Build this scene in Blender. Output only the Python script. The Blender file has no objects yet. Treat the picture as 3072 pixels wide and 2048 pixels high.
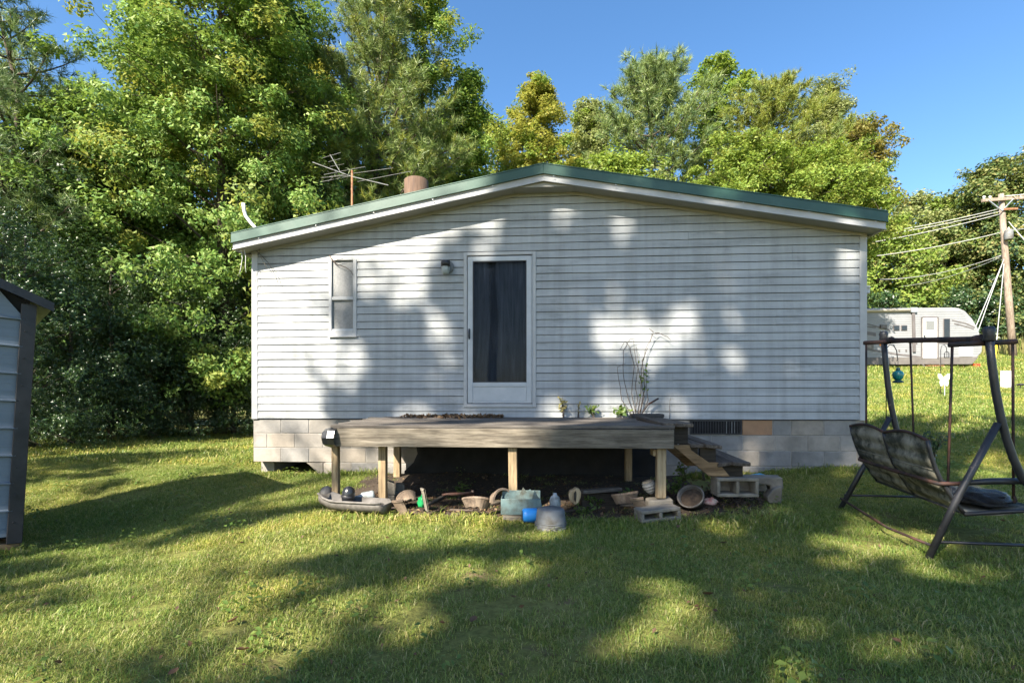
import bpy, math, random
import numpy as np
from mathutils import Vector, Matrix

# ------------------------------------------------------------------ camera, sky, sun, exposure
S = bpy.context.scene
COL = S.collection
F, CX, HY, ZC = 1500.0, 1536.0, 1205.0, 1.025      # focal length (photo pixels), centre column, horizon row, eye height
cam = bpy.data.cameras.new('camera')
cam.sensor_width = 36.0
cam.lens = 36.0 * F / 3072.0
cam.shift_y = (HY - 1024.0) / 3072.0
cam.clip_start, cam.clip_end = 0.05, 2000.0
camo = bpy.data.objects.new('camera', cam); COL.objects.link(camo)
camo.location = (0, 0, ZC); camo.rotation_euler = (math.pi / 2, 0, 0)
S.camera = camo

SUN_DIR = Vector((0.44, 0.63, -0.64)).normalized()   # direction the light travels
W = bpy.data.worlds.new('World'); S.world = W; W.use_nodes = True
wn = W.node_tree.nodes; wl = W.node_tree.links
sky = wn.new('ShaderNodeTexSky'); sky.sky_type = 'NISHITA'; sky.sun_disc = False
sky.sun_elevation = math.asin(-SUN_DIR.z)
sky.sun_rotation = math.atan2(-SUN_DIR.x, -SUN_DIR.y)
sky.altitude = 200; sky.air_density = 1.0; sky.dust_density = 0.9; sky.ozone_density = 1.2
wn['Background'].inputs[1].default_value = 0.078
hs = wn.new('ShaderNodeHueSaturation'); hs.inputs['Saturation'].default_value = 1.24
wl.new(sky.outputs[0], hs.inputs['Color']); wl.new(hs.outputs[0], wn['Background'].inputs[0])
sl = bpy.data.lights.new('sun', 'SUN'); sl.energy = 5.0; sl.angle = math.radians(0.55); sl.color = (1.0, 0.91, 0.77)
so = bpy.data.objects.new('sun', sl); COL.objects.link(so)
so.rotation_euler = SUN_DIR.to_track_quat('-Z', 'Y').to_euler()
S.view_settings.view_transform = 'Standard'; S.view_settings.look = 'None'
S.view_settings.gamma = 1.0; S.view_settings.use_curve_mapping = False
S.view_settings.exposure = 1.92
S.render.engine = 'CYCLES'
S.cycles.use_denoising = True
S.cycles.max_bounces = 6; S.cycles.transparent_max_bounces = 8
S.cycles.diffuse_bounces = 2; S.cycles.glossy_bounces = 2; S.cycles.transmission_bounces = 4
S.cycles.caustics_reflective = False; S.cycles.caustics_refractive = False

rng = np.random.default_rng(7)
R = random.Random(11)

# ------------------------------------------------------------------ helpers
def P(px, py, Y):
    return Vector(((px - CX) / F * Y, Y, ZC - (py - HY) / F * Y))

def ss(a, b, x):
    t = np.clip((np.asarray(x, float) - a) / (b - a), 0, 1)
    return t * t * (3 - 2 * t)

def g(x, y):
    """height of the ground"""
    x = np.asarray(x, float); y = np.asarray(y, float)
    z = -0.12 + 0.17 * ss(4.9, 6.9, y)
    z = z + ss(1.5, 4.8, x) * 0.16 * ss(2.6, 6.0, y)
    z = z - 0.13 * ss(-2.0, -4.2, x) * (1 - ss(5.0, 8.5, y))
    d = np.clip(y - 6.4, 0, 60)
    z = z + ss(-2, 5.0, x) * (0.12 * d + 0.0009 * d * d)
    z = z + 0.09 * np.exp(-((x - 2.35) ** 2 + (y - 5.15) ** 2) / 0.35)
    z = z + 0.018 * np.sin(x * 1.7 + y * .9) * np.cos(y * 1.3 - x * .4) + 0.010 * np.sin(x * 4.1 - y * 2.2)
    return z

def gz(x, y): return float(g(x, y))

_YS = 1.0 * 1.0035 ** np.arange(1260)
def GP(px, py):
    """the point of the ground seen at a pixel"""
    a = (px - CX) / F; b = -(py - HY) / F
    w = np.nonzero(ZC + b * _YS < g(a * _YS, _YS))[0]
    Y = float(_YS[w[0]]) if len(w) else 80.0
    return Vector((a * Y, Y, gz(a * Y, Y)))

# house frame: local x along the gable wall, local -y towards the camera
HO = Vector((-3.59, 6.94, 0.0)); HA = math.atan2(-0.58, 8.077); HL = 8.10
ca, sa = math.cos(HA), math.sin(HA)
def HW(u, yl, z): return Vector((HO.x + u * ca - yl * sa, HO.y + u * sa + yl * ca, z))
def HP(px, py, yl=0.0):
    a = (px - CX) / F
    t = (yl + (-HO.x * sa + HO.y * ca)) / (-a * sa + ca)
    X, Y = a * t, t
    return ((X - HO.x) * ca + (Y - HO.y) * sa, ZC - (py - HY) / F * t)

class MB:
    def __init__(s): s.v = []; s.f = []
    def add(s, vs, fs):
        o = len(s.v); s.v += [tuple(p) for p in vs]; s.f += [tuple(i + o for i in q) for q in fs]; return s
    def box(s, x0, x1, y0, y1, z0, z1):
        vs = [(x, y, z) for z in (z0, z1) for y in (y0, y1) for x in (x0, x1)]
        return s.add(vs, [(0, 2, 3, 1), (4, 5, 7, 6), (0, 1, 5, 4), (2, 6, 7, 3), (0, 4, 6, 2), (1, 3, 7, 5)])
    def hexa(s, vs):   # 8 corners: bottom ring of four, top ring of four
        return s.add(vs, [(3, 2, 1, 0), (4, 5, 6, 7), (0, 1, 5, 4), (1, 2, 6, 5), (2, 3, 7, 6), (3, 0, 4, 7)])
    def bar(s, a, b, w, h, up=(0, 0, 1)):
        a = Vector(a); b = Vector(b); d = (b - a).normalized(); up = Vector(up)
        if abs(d.dot(up)) > .98: up = Vector((1, 0, 0))
        r = d.cross(up).normalized() * (w / 2); u = r.cross(d).normalized() * (h / 2)
        return s.hexa([a - r - u, a + r - u, b + r - u, b - r - u, a - r + u, a + r + u, b + r + u, b - r + u])
    def prism(s, poly, d0, d1, axis='y'):
        n = len(poly)
        def m(p, d):
            if axis == 'y': return (p[0], d, p[1])
            if axis == 'x': return (d, p[0], p[1])
            return (p[0], p[1], d)
        vs = [m(p, d0) for p in poly] + [m(p, d1) for p in poly]
        fs = [tuple(range(n))[::-1], tuple(range(n, 2 * n))] + [(i, (i + 1) % n, n + (i + 1) % n, n + i) for i in range(n)]
        return s.add(vs, fs)
    def tube(s, pts, rad, n=8, caps=True):
        pts = [Vector(p) for p in pts]
        if not hasattr(rad, '__len__'): rad = [rad] * len(pts)
        o = len(s.v); ref = None
        for i, p in enumerate(pts):
            d = (pts[min(i + 1, len(pts) - 1)] - pts[max(i - 1, 0)])
            if d.length < 1e-9: d = Vector((0, 0, 1))
            d.normalize()
            if ref is None: ref = Vector((1, 0, 0)) if abs(d.x) < .9 else Vector((0, 1, 0))
            r = (ref - d * ref.dot(d)).normalized(); ref = r; q = d.cross(r)
            for k in range(n):
                t = 2 * math.pi * k / n
                s.v.append(tuple(p + (r * math.cos(t) + q * math.sin(t)) * rad[i]))
        for i in range(len(pts) - 1):
            for k in range(n):
                a = o + i * n + k; b = o + i * n + (k + 1) % n
                s.f.append((a, b, b + n, a + n))
        if caps:
            s.f.append(tuple(range(o, o + n))[::-1]); e = o + (len(pts) - 1) * n; s.f.append(tuple(range(e, e + n)))
        return s
    def lathe(s, prof, n=20, c=(0, 0, 0), mat=None, arc=1.0, closed=False):
        o = len(s.v); m = len(prof); cnt = n if arc >= 1 else n + 1
        for k in range(cnt):
            t = 2 * math.pi * arc * k / n
            for r, z in prof:
                p = Vector((r * math.cos(t), r * math.sin(t), z))
                if mat: p = mat @ p
                s.v.append((p.x + c[0], p.y + c[1], p.z + c[2]))
        for k in range(n):
            k2 = (k + 1) % cnt
            for i in range(m - 1 + (1 if closed else 0)):
                j = (i + 1) % m
                s.f.append((o + k * m + i, o + k2 * m + i, o + k2 * m + j, o + k * m + j))
        return s
    def build(s, name, mat=None, parent=None, smooth=False, bevel=0.0, seg=1):
        me = bpy.data.meshes.new(name); me.from_pydata(s.v, [], s.f); me.update()
        if smooth:
            me.polygons.foreach_set('use_smooth', np.ones(len(me.polygons), bool))
        return link(name, me, mat, parent, bevel, seg)

def link(name, me, mat=None, parent=None, bevel=0.0, seg=1):
    o = bpy.data.objects.new(name, me); COL.objects.link(o)
    if mat and not me.materials: me.materials.append(mat)
    if parent: o.parent = parent
    if bevel:
        b = o.modifiers.new('bevel', 'BEVEL'); b.width = bevel; b.segments = seg; b.limit_method = 'ANGLE'; b.angle_limit = math.radians(40)
    return o

def thing(name, label, cat, loc=(0, 0, 0), rotz=0.0, group=None):
    o = bpy.data.objects.new(name, None); COL.objects.link(o); o.empty_display_size = .2
    o.location = loc; o.rotation_euler = (0, 0, rotz)
    return tag(o, label, cat, group)
def tag(o, label, cat, group=None, kind=None):
    o['label'] = label; o['category'] = cat
    if group: o['group'] = group
    if kind: o['kind'] = kind
    return o
def struct(o): o['kind'] = 'structure'; return o

def bez(p0, p1, p2, n=8):
    p0, p1, p2 = Vector(p0), Vector(p1), Vector(p2)
    return [p0 * (1 - t) ** 2 + p1 * 2 * t * (1 - t) + p2 * t * t for t in [i / n for i in range(n + 1)]]

# ------------------------------------------------------------------ materials
def newmat(name):
    m = bpy.data.materials.new(name); m.use_nodes = True
    return m, m.node_tree.nodes, m.node_tree.links, m.node_tree.nodes['Principled BSDF']
def ramp(N, stops):
    r = N.new('ShaderNodeValToRGB'); e = r.color_ramp.elements
    while len(e) < len(stops): e.new(.5)
    for i, (p, c) in enumerate(stops):
        e[i].position = p; e[i].color = (c[0], c[1], c[2], 1)
    return r
def noise(N, L, scale, detail=4, rough=.55, vec=None, dist=0.0):
    n = N.new('ShaderNodeTexNoise'); n.inputs['Scale'].default_value = scale; n.inputs['Detail'].default_value = detail
    n.inputs['Roughness'].default_value = rough; n.inputs['Distortion'].default_value = dist
    if vec: L.new(vec, n.inputs['Vector'])
    return n
def coords(N, L, scale=(1, 1, 1), jitter=True):
    tc = N.new('ShaderNodeTexCoord'); mp = N.new('ShaderNodeMapping'); mp.inputs['Scale'].default_value = scale
    if jitter:
        oi = N.new('ShaderNodeObjectInfo'); mu = N.new('ShaderNodeMath'); mu.operation = 'MULTIPLY'; mu.inputs[1].default_value = 37.0
        L.new(oi.outputs['Random'], mu.inputs[0])
        va = N.new('ShaderNodeVectorMath'); va.operation = 'ADD'
        L.new(tc.outputs['Object'], va.inputs[0]); L.new(mu.outputs[0], va.inputs[1]); L.new(va.outputs[0], mp.inputs[0])
    else:
        L.new(tc.outputs['Object'], mp.inputs[0])
    return mp.outputs[0]
def mixc(N, L, a, b, fac, mode='MIX'):
    m = N.new('ShaderNodeMix'); m.data_type = 'RGBA'; m.blend_type = mode
    for k, v in ((6, a), (7, b), (0, fac)):
        if hasattr(v, 'is_linked') or hasattr(v, 'links'): L.new(v, m.inputs[k])
        else: m.inputs[k].default_value = (v[0], v[1], v[2], 1) if k else v
    return m.outputs[2]
def bump(N, L, B, h, strength=.3, dist=.01):
    b = N.new('ShaderNodeBump'); b.inputs['Strength'].default_value = strength; b.inputs['Distance'].default_value = dist
    L.new(h, b.inputs['Height']); L.new(b.outputs[0], B.inputs['Normal'])

def speckle(name, c1, c2, scale=6, rough=.7, bstr=.25, bdist=.004, metal=0.0, spec=.4, stretch=(1, 1, 1), c3=None, s3=2.0, t3=(.55, .7), jitter=True):
    m, N, L, B = newmat(name)
    v = coords(N, L, stretch, jitter)
    n = noise(N, L, scale, 6, .6, v)
    r = ramp(N, [(.32, c1), (.68, c2)]); L.new(n.outputs['Fac'], r.inputs[0])
    out = r.outputs[0]
    if c3:
        n3 = noise(N, L, s3, 5, .65, v); r3 = ramp(N, [(t3[0], (0, 0, 0)), (t3[1], (1, 1, 1))]); L.new(n3.outputs['Fac'], r3.inputs[0])
        out = mixc(N, L, out, c3, r3.outputs[0])
    L.new(out, B.inputs['Base Color'])
    B.inputs['Roughness'].default_value = rough; B.inputs['Metallic'].default_value = metal
    B.inputs['Specular IOR Level'].default_value = spec
    if bstr:
        n2 = noise(N, L, scale * 8, 5, .6, v); bump(N, L, B, n2.outputs['Fac'], bstr, bdist)
    return m

def wood(name, axis, c_dark, c_mid, c_light, rough=.8):
    m, N, L, B = newmat(name)
    sc = {'x': (1.2, 16, 16), 'y': (16, 1.2, 16), 'z': (16, 16, 1.2)}[axis]
    v = coords(N, L, sc)
    n = noise(N, L, 1.0, 7, .62, v, 1.1)
    r = ramp(N, [(.25, c_dark), (.5, c_mid), (.75, c_light)]); L.new(n.outputs['Fac'], r.inputs[0])
    v2 = coords(N, L, tuple(s * 3.2 for s in sc))
    n2 = noise(N, L, 1.0, 4, .7, v2, .4)
    r2 = ramp(N, [(.36, (.45, .42, .40)), (.55, (1, 1, 1))]); L.new(n2.outputs['Fac'], r2.inputs[0])
    v3 = coords(N, L, (1.5, 1.5, 1.5)); n3 = noise(N, L, 1.0, 5, .6, v3)
    r3 = ramp(N, [(.35, (.55, .55, .56)), (.6, (1, 1, 1))]); L.new(n3.outputs['Fac'], r3.inputs[0])
    o = mixc(N, L, r.outputs[0], r2.outputs[0], .75, 'MULTIPLY'); o = mixc(N, L, o, r3.outputs[0], .8, 'MULTIPLY')
    L.new(o, B.inputs['Base Color']); B.inputs['Roughness'].default_value = rough; B.inputs['Specular IOR Level'].default_value = .25
    bump(N, L, B, n2.outputs['Fac'], .5, .004)
    return m

def leafmat(name, cols, trans=(.25, .38, .05), tfac=.35, rough=.45, spec=.35):
    m, N, L, B = newmat(name)
    ge = N.new('ShaderNodeNewGeometry')
    r = ramp(N, [(i / max(1, len(cols) - 1), c) for i, c in enumerate(cols)]); L.new(ge.outputs['Random Per Island'], r.inputs[0])
    L.new(r.outputs[0], B.inputs['Base Color']); B.inputs['Roughness'].default_value = rough; B.inputs['Specular IOR Level'].default_value = spec
    t = N.new('ShaderNodeBsdfTranslucent'); L.new(mixc(N, L, r.outputs[0], trans, .55), t.inputs[0])
    mx = N.new('ShaderNodeMixShader'); mx.inputs[0].default_value = tfac
    L.new(B.outputs[0], mx.inputs[1]); L.new(t.outputs[0], mx.inputs[2]); L.new(mx.outputs[0], N['Material Output'].inputs[0])
    return m

M = {}
# vinyl siding: off-white with grime streaks and mildew of its own shape
m, N, L, B = newmat('vinyl_siding')
v = coords(N, L, (.5, 4, 5.0), False); n = noise(N, L, 1.6, 6, .6, v)
r = ramp(N, [(.3, (.27, .284, .293)), (.62, (.37, .386, .397))]); L.new(n.outputs['Fac'], r.inputs[0])
v2 = coords(N, L, (.9, 1, 2.6), False); n2 = noise(N, L, 2.2, 8, .68, v2)
r2 = ramp(N, [(.54, (0, 0, 0)), (.74, (1, 1, 1))]); L.new(n2.outputs['Fac'], r2.inputs[0])
mm = N.new('ShaderNodeMath'); mm.operation = 'MULTIPLY'; mm.inputs[1].default_value = .55; L.new(r2.outputs[0], mm.inputs[0])
o = mixc(N, L, r.outputs[0], (.125, .135, .12), mm.outputs[0])
vs_t = coords(N, L, (9, 9, .55), False); ns_t = noise(N, L, 1.0, 5, .6, vs_t)
rs_t = ramp(N, [(.36, (.80, .80, .78)), (.6, (1, 1, 1))]); L.new(ns_t.outputs['Fac'], rs_t.inputs[0])
o = mixc(N, L, o, rs_t.outputs[0], .8, 'MULTIPLY')
L.new(o, B.inputs['Base Color']); B.inputs['Roughness'].default_value = .5; B.inputs['Specular IOR Level'].default_value = .35
v3 = coords(N, L, (3, 3, 160), False); n3 = noise(N, L, 1.0, 3, .5, v3); bump(N, L, B, n3.outputs['Fac'], .12, .003)
M['siding'] = m
M['white_trim'] = speckle('white_trim', (.33, .335, .34), (.42, .425, .43), 4, .45, .1, c3=(.42, .41, .38), s3=3, t3=(.62, .8))
M['soffit'] = speckle('soffit_vinyl', (.28, .27, .245), (.34, .325, .30), 3, .5, .1)
M['aluminium'] = speckle('white_aluminium', (.36, .385, .41), (.44, .46, .48), 5, .38, .06, c3=(.45, .45, .45), s3=5, t3=(.6, .8))
M['roof_green'] = speckle('green_roof_metal', (.018, .060, .044), (.027, .078, .058), 3, .42, .08, spec=.5, c3=(.055, .10, .08), s3=1.4, t3=(.5, .75))
M['dark_metal'] = speckle('dark_metal', (.012, .012, .014), (.03, .03, .034), 8, .45, .15)
M['rust'] = speckle('rusty_metal', (.16, .065, .03), (.30, .15, .08), 14, .85, .4, c3=(.09, .045, .03), s3=4)
M['clay_flue'] = speckle('clay_flue', (.07, .042, .028), (.13, .082, .055), 5, .85, .35, stretch=(8, 8, .8), c3=(.07, .045, .035), s3=2)
M['block'] = speckle('concrete_block', (.205, .195, .18), (.295, .28, .258), 5, .92, .6, .006, c3=(.14, .135, .125), s3=1.6, t3=(.48, .72))
_N, _L = M['block'].node_tree.nodes, M['block'].node_tree.links; _B = _N['Principled BSDF']
_oi = _N.new('ShaderNodeObjectInfo'); _r = ramp(_N, [(0, (.80, .82, .86)), (.5, (1, 1, 1)), (1, (1.18, 1.08, .96))]); _L.new(_oi.outputs['Random'], _r.inputs[0])
_src = _B.inputs['Base Color'].links[0].from_socket; _L.new(mixc(_N, _L, _src, _r.outputs[0], 1.0, 'MULTIPLY'), _B.inputs['Base Color'])
M['block_tan'] = speckle('weathered_block', (.135, .12, .098), (.25, .225, .18), 9, .95, .6, .008, c3=(.15, .13, .10), s3=4)
M['block_brown'] = speckle('painted_brown_block', (.26, .15, .085), (.34, .20, .11), 6, .85, .4, .004, c3=(.17, .12, .08), s3=2.5)
M['mortar'] = speckle('mortar', (.22, .205, .185), (.30, .285, .26), 20, .95, .4)
M['wood_x'] = wood('weathered_wood_long', 'x', (.065, .055, .043), (.175, .152, .118), (.30, .265, .21))
M['wood_deck'] = wood('grey_deck_wood', 'x', (.05, .044, .039), (.125, .112, .098), (.235, .212, .185))
M['wood_y'] = wood('grey_tread_wood', 'y', (.045, .036, .030), (.10, .082, .066), (.20, .165, .13))
M['wood_z'] = wood('post_wood', 'z', (.17, .12, .07), (.36, .27, .16), (.50, .40, .25))
M['wood_str'] = wood('stringer_wood', 'x', (.13, .085, .045), (.26, .17, .09), (.36, .25, .14))
M['wood_dark'] = wood('dark_frame_wood', 'x', (.02, .017, .014), (.045, .038, .03), (.08, .065, .05))
M['door_wood'] = wood('old_door_wood', 'z', (.026, .027, .03), (.06, .062, .067), (.115, .117, .122), .6)
M['log'] = wood('utility_pole_wood', 'z', (.17, .13, .10), (.30, .24, .19), (.42, .35, .28))
M['bark'] = speckle('bark', (.05, .04, .03), (.13, .105, .08), 5, .95, .8, .02, stretch=(3, 3, .6))
M['bark_pale'] = speckle('pale_bark', (.16, .135, .105), (.30, .26, .21), 4, .95, .7, .02, stretch=(3, 3, .6))
M['galv'] = speckle('galvanised_metal', (.42, .43, .44), (.58, .59, .60), 9, .4, .1, metal=.7)
M['white_paint'] = speckle('white_paint', (.52, .52, .505), (.62, .62, .605), 5, .5, .1)
M['black_plastic'] = speckle('black_plastic', (.010, .011, .013), (.022, .024, .028), 6, .28, .15, spec=.6)
M['grey_plastic'] = speckle('sun_bleached_grey_plastic', (.085, .078, .072), (.17, .158, .145), 7, .7, .35, c3=(.045, .04, .034), s3=5, t3=(.45, .65))
M['pail_grey'] = speckle('dull_grey_pail', (.125, .135, .14), (.205, .21, .21), 6, .6, .3, c3=(.075, .068, .055), s3=6, t3=(.45, .65))
M['teal_plastic'] = speckle('pale_teal_plastic', (.085, .14, .145), (.155, .215, .21), 7, .5, .2, c3=(.06, .062, .05), s3=6, t3=(.45, .65))
M['blue_plastic'] = speckle('blue_plastic', (.015, .17, .52), (.03, .24, .62), 5, .4, .1, c3=(.03, .12, .30), s3=5)
M['cyan_plastic'] = speckle('cyan_plastic', (.02, .32, .50), (.04, .42, .60), 5, .4, .1)
M['clay'] = speckle('broken_clay', (.16, .115, .08), (.28, .215, .16), 8, .9, .4, c3=(.08, .06, .045), s3=7, t3=(.45, .62))
M['green_plastic'] = speckle('green_plastic', (.01, .18, .06), (.02, .32, .10), 9, .3, .3, spec=.6)
M['white_plastic'] = speckle('milky_plastic', (.27, .31, .32), (.38, .41, .41), 6, .45, .2, c3=(.16, .16, .14), s3=7, t3=(.5, .65))
M['cloth'] = speckle('mildewed_sling_fabric', (.16, .148, .11), (.32, .295, .23), 6, .9, .6, .004, c3=(.04, .042, .03), s3=5, t3=(.44, .60))
M['swing_metal'] = speckle('chipped_dark_paint', (.014, .015, .018), (.03, .03, .034), 9, .42, .3, c3=(.20, .15, .12), s3=16, t3=(.66, .74), spec=.5)
M['swing_rust'] = speckle('rusted_tube', (.035, .018, .014), (.095, .042, .028), 14, .7, .5, c3=(.016, .013, .013), s3=6, t3=(.42, .6))
M['bag'] = speckle('black_plastic_bag', (.008, .010, .016), (.02, .025, .035), 14, .18, .9, .03, spec=.8)
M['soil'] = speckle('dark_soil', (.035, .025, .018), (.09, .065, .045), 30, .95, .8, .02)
M['litter'] = leafmat('dead_leaf_litter', [(.06, .04, .025), (.16, .10, .06), (.10, .065, .04), (.24, .17, .10)], (.3, .15, .05), .1, .8, .1)
M['dry_leaf'] = leafmat('dry_brown_leaf', [(.06, .036, .022), (.13, .075, .042), (.09, .055, .035)], (.3, .15, .05), .15, .6, .25)
M['mulch'] = leafmat('mulch', [(.03, .024, .022), (.09, .07, .06), (.055, .045, .042)], (.1, .06, .03), .03, .9, .1)
M['twig'] = speckle('dead_twig', (.06, .045, .035), (.13, .10, .08), 20, .9, .3)
M['shed_panel'] = speckle('blue_grey_shed_metal', (.12, .155, .195), (.155, .19, .23), 2, .45, .08, spec=.5, stretch=(.4, .4, 14))
M['rv_white'] = speckle('caravan_aluminium', (.20, .207, .218), (.245, .252, .262), 2, .4, .05, spec=.5)
M['rv_dark'] = speckle('caravan_skirt', (.10, .09, .085), (.14, .13, .12), 3, .5, .05)
M['rv_stripe'] = speckle('caravan_stripe', (.09, .08, .08), (.13, .12, .12), 3, .5, 0)
M['rv_beige'] = speckle('caravan_awning', (.40, .35, .27), (.48, .42, .33), 4, .6, .05)
M['tyre'] = speckle('tyre_rubber', (.012, .012, .012), (.025, .025, .025), 10, .8, .2)
M['teal_glass'] = speckle('teal_feeder_glass', (.01, .16, .17), (.02, .28, .26), 7, .12, .3, spec=.8)
M['yellow'] = speckle('yellow_guard', (.75, .48, .02), (.85, .58, .03), 4, .5, 0)
M['wire'] = speckle('bright_wire', (.45, .45, .44), (.55, .55, .53), 4, .4, 0, metal=.3)
M['orange'] = speckle('orange_lens', (.8, .25, .03), (.9, .3, .05), 4, .3, 0)
M['red'] = speckle('red_lens', (.5, .03, .02), (.6, .05, .03), 4, .3, 0)

def glassmat(name, tint, rough=.02, refl=1.0):
    m, N, L, B = newmat(name)
    tr = N.new('ShaderNodeBsdfTransparent'); tr.inputs[0].default_value = (*tint, 1)
    gl = N.new('ShaderNodeBsdfGlossy'); gl.inputs['Roughness'].default_value = rough
    fr = N.new('ShaderNodeFresnel'); fr.inputs[0].default_value = 1.6
    mu = N.new('ShaderNodeMath'); mu.operation = 'MULTIPLY'; mu.inputs[1].default_value = refl; mu.use_clamp = True; L.new(fr.outputs[0], mu.inputs[0])
    mx = N.new('ShaderNodeMixShader'); L.new(mu.outputs[0], mx.inputs[0]); L.new(tr.outputs[0], mx.inputs[1]); L.new(gl.outputs[0], mx.inputs[2])
    L.new(mx.outputs[0], N['Material Output'].inputs[0])
    return m
M['glass'] = glassmat('storm_glass', (.74, .78, .83), .03, .10)
M['jar'] = glassmat('lamp_glass', (.75, .75, .72), .08, 2.0)
M['rv_glass'] = speckle('dark_tinted_window', (.012, .014, .016), (.02, .022, .024), 3, .12, 0, spec=.8)
M['frosted'] = speckle('pebbled_frosted_glass', (.12, .125, .125), (.19, .195, .195), 40, .34, .8, .004, spec=.7)
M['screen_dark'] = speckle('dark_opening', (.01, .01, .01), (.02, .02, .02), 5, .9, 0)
M['feeder_base'] = speckle('feeder_metal', (.01, .05, .06), (.02, .09, .10), 6, .4, .1)

# ground
m, N, L, B = newmat('lawn_soil')
tc = N.new('ShaderNodeTexCoord'); v = tc.outputs['Object']
n1 = noise(N, L, .55, 6, .6, v); n2 = noise(N, L, 22, 6, .7, v); n3 = noise(N, L, 4, 5, .6, v)
r1 = ramp(N, [(.3, (.13, .15, .035)), (.55, (.20, .20, .06)), (.75, (.30, .25, .11))]); L.new(n1.outputs['Fac'], r1.inputs[0])
r2 = ramp(N, [(.3, (.40, .38, .35)), (.6, (1, 1, 1))]); L.new(n2.outputs['Fac'], r2.inputs[0])
r3 = ramp(N, [(.60, (0, 0, 0)), (.72, (1, 1, 1))]); L.new(n3.outputs['Fac'], r3.inputs[0])
o = mixc(N, L, r1.outputs[0], (.20, .135, .085), r3.outputs[0]); o = mixc(N, L, o, r2.outputs[0], .85, 'MULTIPLY')
L.new(o, B.inputs['Base Color']); B.inputs['Roughness'].default_value = .95; B.inputs['Specular IOR Level'].default_value = .15
bump(N, L, B, n2.outputs['Fac'], .9, .03)
M['ground'] = m
M['path'] = speckle('bare_earth', (.24, .165, .10), (.36, .26, .17), 3, .95, .6, .02, c3=(.16, .17, .05), s3=1.3, t3=(.42, .6))

def grassmat(name, a, b, c, dry):
    m, N, L, B = newmat(name)
    ge = N.new('ShaderNodeNewGeometry'); oi = N.new('ShaderNodeObjectInfo')
    r = ramp(N, [(0, a), (.4, b), (.8, c), (.94, dry)]); L.new(ge.outputs['Random Per Island'], r.inputs[0])
    n = noise(N, L, .8, 4, .6, oi.outputs['Location'])
    r2 = ramp(N, [(.38, (.75, .88, .72)), (.5, (1, 1, 1)), (.66, (1.42, 1.2, .95))]); L.new(n.outputs['Fac'], r2.inputs[0])
    col = mixc(N, L, r.outputs[0], r2.outputs[0], .9, 'MULTIPLY')
    L.new(col, B.inputs['Base Color']); B.inputs['Roughness'].default_value = .5; B.inputs['Specular IOR Level'].default_value = .3
    t = N.new('ShaderNodeBsdfTranslucent'); L.new(col, t.inputs[0])
    mx = N.new('ShaderNodeMixShader'); mx.inputs[0].default_value = .35
    L.new(B.outputs[0], mx.inputs[1]); L.new(t.outputs[0], mx.inputs[2]); L.new(mx.outputs[0], N['Material Output'].inputs[0])
    return m
M['grass'] = grassmat('grass_blades', (.085, .155, .028), (.185, .255, .05), (.33, .345, .088), (.44, .39, .20))

# ------------------------------------------------------------------ ground sheet
def axis_pts(lo, hi, core, step, grow):
    a = [core[0] + step * i for i in range(int((core[1] - core[0]) / step) + 1)]
    s = step
    while a[-1] < hi: s *= grow; a.append(a[-1] + s)
    s = step
    while a[0] > lo: s *= grow; a.insert(0, a[0] - s)
    return np.array(a)
gx = axis_pts(-400, 400, (-9, 12), .16, 1.12); gy = axis_pts(-120, 600, (0, 16), .16, 1.10)
XX, YY = np.meshgrid(gx, gy); ZZ = g(XX, YY)
verts = np.stack([XX, YY, ZZ], -1).reshape(-1, 3)
nx, ny = len(gx), len(gy)
ii, jj = np.meshgrid(np.arange(nx - 1), np.arange(ny - 1)); q = (jj * nx + ii).ravel()
quads = np.stack([q, q + 1, q + 1 + nx, q + nx], 1)
def np_mesh(name, verts, faces, k):
    me = bpy.data.meshes.new(name)
    me.vertices.add(len(verts)); me.vertices.foreach_set('co', np.ascontiguousarray(verts, np.float32).ravel())
    me.loops.add(faces.size); me.loops.foreach_set('vertex_index', np.ascontiguousarray(faces, np.int32).ravel())
    me.polygons.add(len(faces)); me.polygons.foreach_set('loop_start', np.arange(0, faces.size, k, dtype=np.int32))
    me.update(calc_edges=True)
    return me
me = np_mesh('lawn', verts, quads, 4); me.polygons.foreach_set('use_smooth', np.ones(len(quads), bool))
lawn = struct(link('lawn', me, M['ground']))

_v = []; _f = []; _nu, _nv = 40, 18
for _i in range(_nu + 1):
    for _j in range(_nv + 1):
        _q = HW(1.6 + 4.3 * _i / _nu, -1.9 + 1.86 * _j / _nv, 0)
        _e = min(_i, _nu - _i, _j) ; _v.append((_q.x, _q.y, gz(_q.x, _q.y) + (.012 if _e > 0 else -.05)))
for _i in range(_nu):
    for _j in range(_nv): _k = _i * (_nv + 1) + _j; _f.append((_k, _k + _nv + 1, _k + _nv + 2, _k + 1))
_b = MB(); _b.add(_v, _f); struct(_b.build('shade_soil', M['soil'], None, True))  # dark soil patch added under the deck to deepen the shade there
# worn earth track across the back lawn
def strip(name, pts_px, wpx, mat, lift=.006):
    vs, fs = [], []
    for i, (px, py) in enumerate(pts_px):
        for s in (-1, 1):
            p = GP(px, py + s * wpx[i]); vs.append((p.x, p.y, p.z + lift))
    fs = [(2 * i, 2 * i + 2, 2 * i + 3, 2 * i + 1) for i in range(len(pts_px) - 1)]
    b = MB(); b.add(vs, fs)
    return struct(b.build(name, mat))
strip('earth_track', [(2560, 1183), (2640, 1184), (2720, 1181), (2800, 1178), (2880, 1172), (2960, 1165), (3072, 1158), (3180, 1155)], [5, 6, 7, 7, 8, 8, 7, 6], M['path'])

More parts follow.
